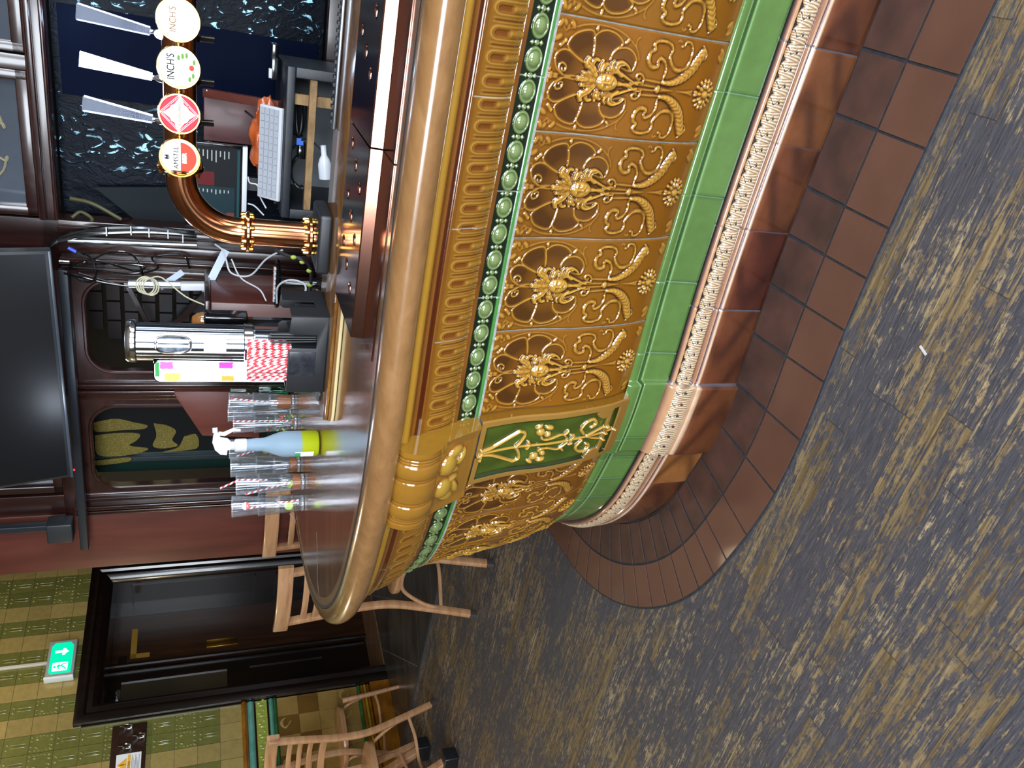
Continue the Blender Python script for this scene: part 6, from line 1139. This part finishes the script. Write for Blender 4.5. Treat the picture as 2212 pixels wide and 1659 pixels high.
# ================================================================ CHAIRS, TABLE, SIGNS
M_chair = woodmat('bentwood', '#86583a', '#b08660', '#c29e7a', rough=.32, coat=.35, stretch=(4, 4, 30)); M_chairt = pm('worn_dark_foot', '#3b3432', .5)
def chair(name_label, origin, ang, foot=True, Hb=1.02, seat_z=.46, w=.40, lean=-.235, arms=False):
    """bentwood side chair; local x right, y forward (sitter looks to +y), z up"""
    t = thing('bentwood_chair', name_label, 'chair', tuple(origin), 'bentwood chairs'); t.rotation_euler = (0, 0, ang); hw = w / 2
    def post(s): return [(s * (hw + .015), -.305, 0), (s * (hw + .005), -.245, .22), (s * hw, -.190, .44), (s * hw, -.185, .62), (s * (hw - .004), (lean - .185) / 2, .82), (s * (hw - .008), lean, Hb)]
    for s in (-1, 1):
        P = [tuple(p) for p in catmull(post(s), 6)]; lg = MB().tube(P, .019, 16, flat=(.78, (0, 1, 0))).build('rear_leg', M_chair, t, local=True)
        q = post(s); MB().tube([q[0], tuple(Vector(q[0]).lerp(Vector(q[1]), .16))], .0196, 16, flat=(.78, (0, 1, 0))).build('worn_foot', M_chairt, lg, local=True)
        MB().tube([(s * (hw - .005), .20, seat_z - .03), (s * (hw + .005), .215, .2), (s * (hw + .02), .23, 0)], [.02, .018, .015], 12).build('front_leg', M_chair, t, local=True)
    n = 14; P = [(x, lean + .003 - .04 * (1 - (x / (hw + .045)) ** 2) , Hb - .02) for x in np.linspace(-hw - .045, hw + .045, n)]
    MB().tube(P, .036, 16, flat=(.36, (0, 0, 1))).build('crest_rail', M_chair, t, local=True)
    for z, r_ in ((Hb - .125, .015), (Hb - .185, .015), (Hb - .245, .015), (Hb - .32, .021)):
        yb = float(np.interp(z, [.44, .62, .82, Hb], [-.190, -.185, (lean - .185) / 2, lean])); P = [(x, yb - .035 * (1 - (x / hw) ** 2), z) for x in np.linspace(-hw, hw, n)]
        MB().tube(P, r_, 12, flat=(.42, (0, 0, 1))).build('ladder_slat', M_chair, t, local=True)
    MB().at((0, 0, 0)).prism([(hw * .98 * math.copysign(abs(math.cos(a)) ** .75, math.cos(a)), .01 + .215 * math.copysign(abs(math.sin(a)) ** .75, math.sin(a))) for a in np.linspace(0, 2 * PI, 40, endpoint=False)], seat_z - .035, seat_z, .006).build('seat', M_chair, t, local=True)
    def hoop(P, nm='brace_hoop', r=.0105): MB().tube([tuple(p) for p in catmull(P, 6)], r, 10).build(nm, M_chair, t, local=True)
    hoop([(-hw - .004, -.245, .20), (-hw + .03, -.22, .30), (-hw * .5, -.185, .40), (0, -.18, .425), (hw * .5, -.185, .40), (hw - .03, -.22, .30), (hw + .004, -.245, .20)]); hoop([(-hw - .004, .215, .20), (-hw + .03, .21, .30), (-hw * .5, .20, .40), (0, .195, .42), (hw * .5, .20, .40), (hw - .03, .21, .30), (hw + .004, .215, .20)])
    for s in (-1, 1): hoop([(s * (hw + .004), -.247, .19), (s * (hw - .02), -.12, .17), (s * (hw - .07), 0, .165), (s * (hw - .02), .12, .17), (s * (hw + .004), .213, .19)], 'stretcher')
    return t

def chair_at(label, pl, pr, **k):
    """place a chair by its two rear feet (left and right as its sitter has them)"""
    pl, pr = Vector(pl), Vector(pr); x = (pr - pl).normalized(); ang = math.atan2(x.y, x.x); y = Vector((-x.y, x.x)); c = (pl + pr) / 2 + y * .305; return chair(label, (c.x, c.y, 0), ang, **k)
chair_at('bentwood ladder-back chair just left of the bar end, its back to the camera', (-1.258, 3.98), (-.941, 3.728), Hb=1.05)
chair_at('bentwood chair behind the tumblers, only its tall crest showing over the bar', (-.92, 4.22), (-.58, 4.0), Hb=1.085)
chair_at('bentwood ladder-back chair by the tiled dado, turned towards the camera', (-2.066, 4.791), (-2.392, 5.025), Hb=1.03, arms=True)
chair_at('darker bentwood chair beyond the ladder-back chair, mostly hidden', (-2.98, 5.62), (-2.66, 5.36), Hb=1.03)
tb = thing('table', 'wooden trestle table with black booted feet at the edge of the room', 'table', (-2.75, 4.35, 0)); M_boot = pm('black_boot', '#16181c', .35, coat=.3)
F1, F2 = PZ(925, 1615, 0), PZ(985, 1640, 0)
for k, f in enumerate((F1, F2)):
    d = Vector((-.55, .25, 0)); lg = MB(); lg.bar(f + ZX * .05, f + d * .75 + ZX * .70, .05, .045, ZX, .004); lg.build('leg', M_chair, tb)
    b = MB().at(f, Vector((-.91, .41, 0)), Vector((-.41, -.91, 0)), ZX); b.box((-.06, -.045, .002), (.07, .045, .085), .008); b.build('boot', M_boot, tb); m = MB().at(f, Vector((-.91, .41, 0)), Vector((-.41, -.91, 0)), ZX); m.box((-.062, -.05, .03), (.06, -.044, .036)); m.build('boot_strip', pm('boot_strip', '#3d4248', .3), tb)
MB().bar(F1 + Vector((-.22, .1, .30)), F2 + Vector((-.22, .1, .30)), .04, .04, ZX, .004).build('stretcher', M_chair, tb)
c = (F1 + F2) / 2 + Vector((-.55, .25, .72)); MB().at(c, Vector((-.91, .41, 0)), Vector((-.41, -.91, 0)), ZX).box((-.10, -.3, -.02), (.5, .3, .02), .008).build('top', M_chair, tb)
# --- green running-man sign, conduit
ex = thing('exit_sign', 'lit green running man sign with a down arrow over the dark door', 'exit sign', tuple(wp(.535, -.05, 2.36)))
eo = wp(.535, -.055, 2.362); M_grey = pm('grey_sign_case', '#8d9496', .4)
m = MB().at(eo, WD, ZX, WN); m.box((-.150, -.092, -.052), (.150, .092, 0), .006); m.build('case', M_grey, ex); MB().at(eo, WD, ZX, WN).box((-.168, -.094, -.05), (-.150, .096, .012), .004).build('end_cap', pm('pale_end_cap', '#c9d6da', .3), ex)
E_eg = emat('exit_green', '#00d89c', 1.05, (0, .3, .2)); E_ew = emat('exit_white', '#c8fff4', 1.6, (.8, .8, .8)); q = MB().at(eo, WD, ZX, WN)
P = [(-.128, -.072), (.10, -.072), (.128, -.05), (.128, .05), (.10, .072), (-.11, .072), (-.128, .06)]; q.prism(P, .0, .0015).build('green_panel', E_eg, ex)
def exm(polys, mat, name, z=.0016):
    for P in polys: MB().at(eo + WN * z, WD, ZX, WN).prism(P, 0, .0006).build(name, mat, ex)
exm([[(.050, -.045), (.078, -.005), (.078, -.022), (.062, -.03), (.062, .045), (.042, .045), (.042, -.03), (.022, -.018), (.022, -.003)]], E_ew, 'down_arrow'); exm([[(-.108, -.048), (-.038, -.048), (-.038, .052), (-.108, .052)]], E_ew, 'doorway')
m = MB().at(eo + WN * .0024, WD, ZX, WN)
for p, r_ in (((-.072, .034), .009),): m.lathe([(0, 0), (r_, 0), (r_, .0006), (0, .0006)], 16); MB_ = None
m = MB().at(eo + WN * .0024, WD, ZX, WN); M0 = m.M; m.M = M0 @ Matrix.Translation((-.074, .036, 0)); m.lathe([(r_, 0), (r_, .0006), (0, .0006)], 16, cap=False); m.M = M0
for a_, b_, w_ in (((-.072, .022), (-.066, -.004), .014), ((-.070, .018), (-.090, .006), .007), ((-.090, .006), (-.094, .018), .007), ((-.068, .018), (-.050, .004), .007), ((-.066, -.004), (-.050, -.022), .009), ((-.050, -.022), (-.052, -.040), .008), ((-.068, -.004), (-.080, -.026), .009), ((-.080, -.026), (-.102, -.040), .008)): m.bar((a_[0], a_[1], .0003), (b_[0], b_[1], .0003), w_, .0006)
m.build('running_figure', E_eg, ex)
tag(MB().at(W0, WD, -WN, ZX).box((.52, -.022, 2.457), (.542, -.001, 3.395), .003).build('conduit', pm('white_conduit', '#b9b8ae', .4)), 'white conduit running down the wall tiles into the green sign', 'conduit')
# --- hook board and notice
hb = thing('hook_board', 'dark wooden board with chrome coat hooks on the tiles left of the door', 'coat hooks', tuple(wp(-.4, 0, 1.87))); MB().at(W0, WD, -WN, ZX).box((-1.0, -.024, 1.762), (-.048, -.0065, 1.983), .004).build('board', woodmat('hook_board_wood', '#1c0f09', '#2c1a10', '#3a2416', rough=.4, coat=.2), hb)
for k, z in ((-.074, 1.90), (-.155, 1.815), (-.217, 1.90)):
    P = [wp(k, -.026, z - .035), wp(k, -.050, z - .045), wp(k, -.072, z - .030), wp(k, -.076, z - .008)]; h = MB().tube([tuple(p) for p in catmull(P, 6)], .0055, 10).build('hook', M_chrome, hb); P = [wp(k, -.026, z), wp(k, -.050, z + .012), wp(k, -.058, z + .034)]; MB().tube([tuple(p) for p in catmull(P, 5)], .0055, 10).build('upper_prong', M_chrome, h); MB().at(wp(k, -.0245, z - .018), WD, ZX, WN).box((-.012, -.026, 0), (.012, .026, .003), .001).build('back_plate', M_chrome, h)
no = thing('notice', 'white warning notice with a yellow triangle pinned on the hook board', 'notice', tuple(wp(-.36, -.026, 1.865))); MB().at(wp(-.355, -.0255, 1.865), WD, ZX, WN).box((-.09, -.078, 0), (.09, .078, .001)).build('paper', pm('notice_paper', '#d4d8dc', .6), no)
nb = wp(-.355, -.0268, 1.865); M_yel = pm('notice_yellow', '#d9a62c', .5); M_ink = pm('notice_ink', '#20201e', .6); MB().at(nb, WD, ZX, WN).prism([(-.03, .012), (.06, .012), (.015, .072)], 0, .0004).build('triangle', M_yel, no); m = MB().at(nb + WN * .0005, WD, ZX, WN); m.box((.012, .026, 0), (.018, .054, .0003)); m.box((.012, .017, 0), (.018, .022, .0003)); m.build('exclamation_mark', M_ink, no)
MB().at(nb, WD, ZX, WN).box((-.075, -.012, 0), (.080, .006, .0004)).build('yellow_band', M_yel, no); lettering('NOTICE', .018, nb - ZX * .003 + WN * .0008, WD, ZX, M_ink, no); m = MB().at(nb, WD, ZX, WN)
for r_ in range(7): m.box((-.075, -.022 - r_ * .0075, 0), (.075 - .02 * (r_ % 3), -.019 - r_ * .0075, .0004))
m.build('small_print', pm('grey_print', '#70767c', .6), no)
tag(MB().at((-.9, 3.9, 0)).box((0, 0, 0), (.001, .001, .001)).build('litter', M_white), 'x', 'litter') if False else None
lit = PZ(1995, 757, .0); tag(MB().at(lit + ZX * .0006, Vector((.8, .6, 0)), Vector((-.6, .8, 0)), ZX).box((-.012, -.0025, 0), (.012, .0025, .002)).build('litter', M_white), 'tiny white scrap of paper on the dark floorboards', 'litter')
# ---------------------------------------------------------------- light: daylight through the windows, pub lamps, unseen cool lights by the bar
def area(name, loc, target, size, power, col=(1, 1, 1)):
    l = bpy.data.lights.new(name, 'AREA'); l.shape = 'RECTANGLE'; l.size, l.size_y = size; l.energy = power; l.color = col
    o = bpy.data.objects.new(name, l); COL.objects.link(o); o.location = loc; d = Vector(target) - Vector(loc); o.rotation_euler = d.to_track_quat('-Z', 'Y').to_euler(); return o
def point(name, loc, power, col=(1, 1, 1), r=.05):
    l = bpy.data.lights.new(name, 'POINT'); l.energy = power; l.color = col; l.shadow_soft_size = r
    o = bpy.data.objects.new(name, l); COL.objects.link(o); o.location = loc; return o
w = bpy.data.worlds.new('world'); SC.world = w; w.use_nodes = True; bg = w.node_tree.nodes['Background']; bg.inputs[0].default_value = (.62, .75, 1, 1); bg.inputs[1].default_value = 1.5
DAY = (.86, .93, 1.0)
for a, b, z0, z1 in WINS:
    c = ((a + b) / 2 - 5.2, -2.08, (z0 + z1) / 2); area('daylight_front', c, (c[0], 3, c[2] - 1.4), (b - a, z1 - z0), 255, DAY)
c = (5.45, -.5, 1.9); area('daylight_right', c, (0, .3, .9), (1.6, 2.0), 150, DAY)
WARM = (1, .80, .52)
for x, y, p in ((-1.6, 5.6, 30),): point('ceiling_lamp', (x, y, 3.05), p, WARM, .15)
point('wall_lamp', (-3.55, 4.35, 1.95), 48, WARM, .08)
_l = BX * 3.38 + AX * .25; point('unseen_bar_light', (_l.x, _l.y, 1.86), 1.2, (.5, .72, 1), .03); point('unseen_bar_light', (.75, 2.2, 1.75), 1.2, (.55, .68, 1), .03); point('unseen_bar_light', (.15, 2.75, 1.75), 4, (.7, .82, 1), .04); point('unseen_bar_light', (-.3, 3.3, 1.85), 4, (.75, .85, 1), .04)  # unseen cool lights; the first is added to bring out glints on the hammered panel
SC.view_settings.view_transform = 'Standard'; SC.view_settings.look = 'None'; SC.view_settings.gamma = 1; SC.view_settings.use_curve_mapping = False; SC.view_settings.exposure = 0
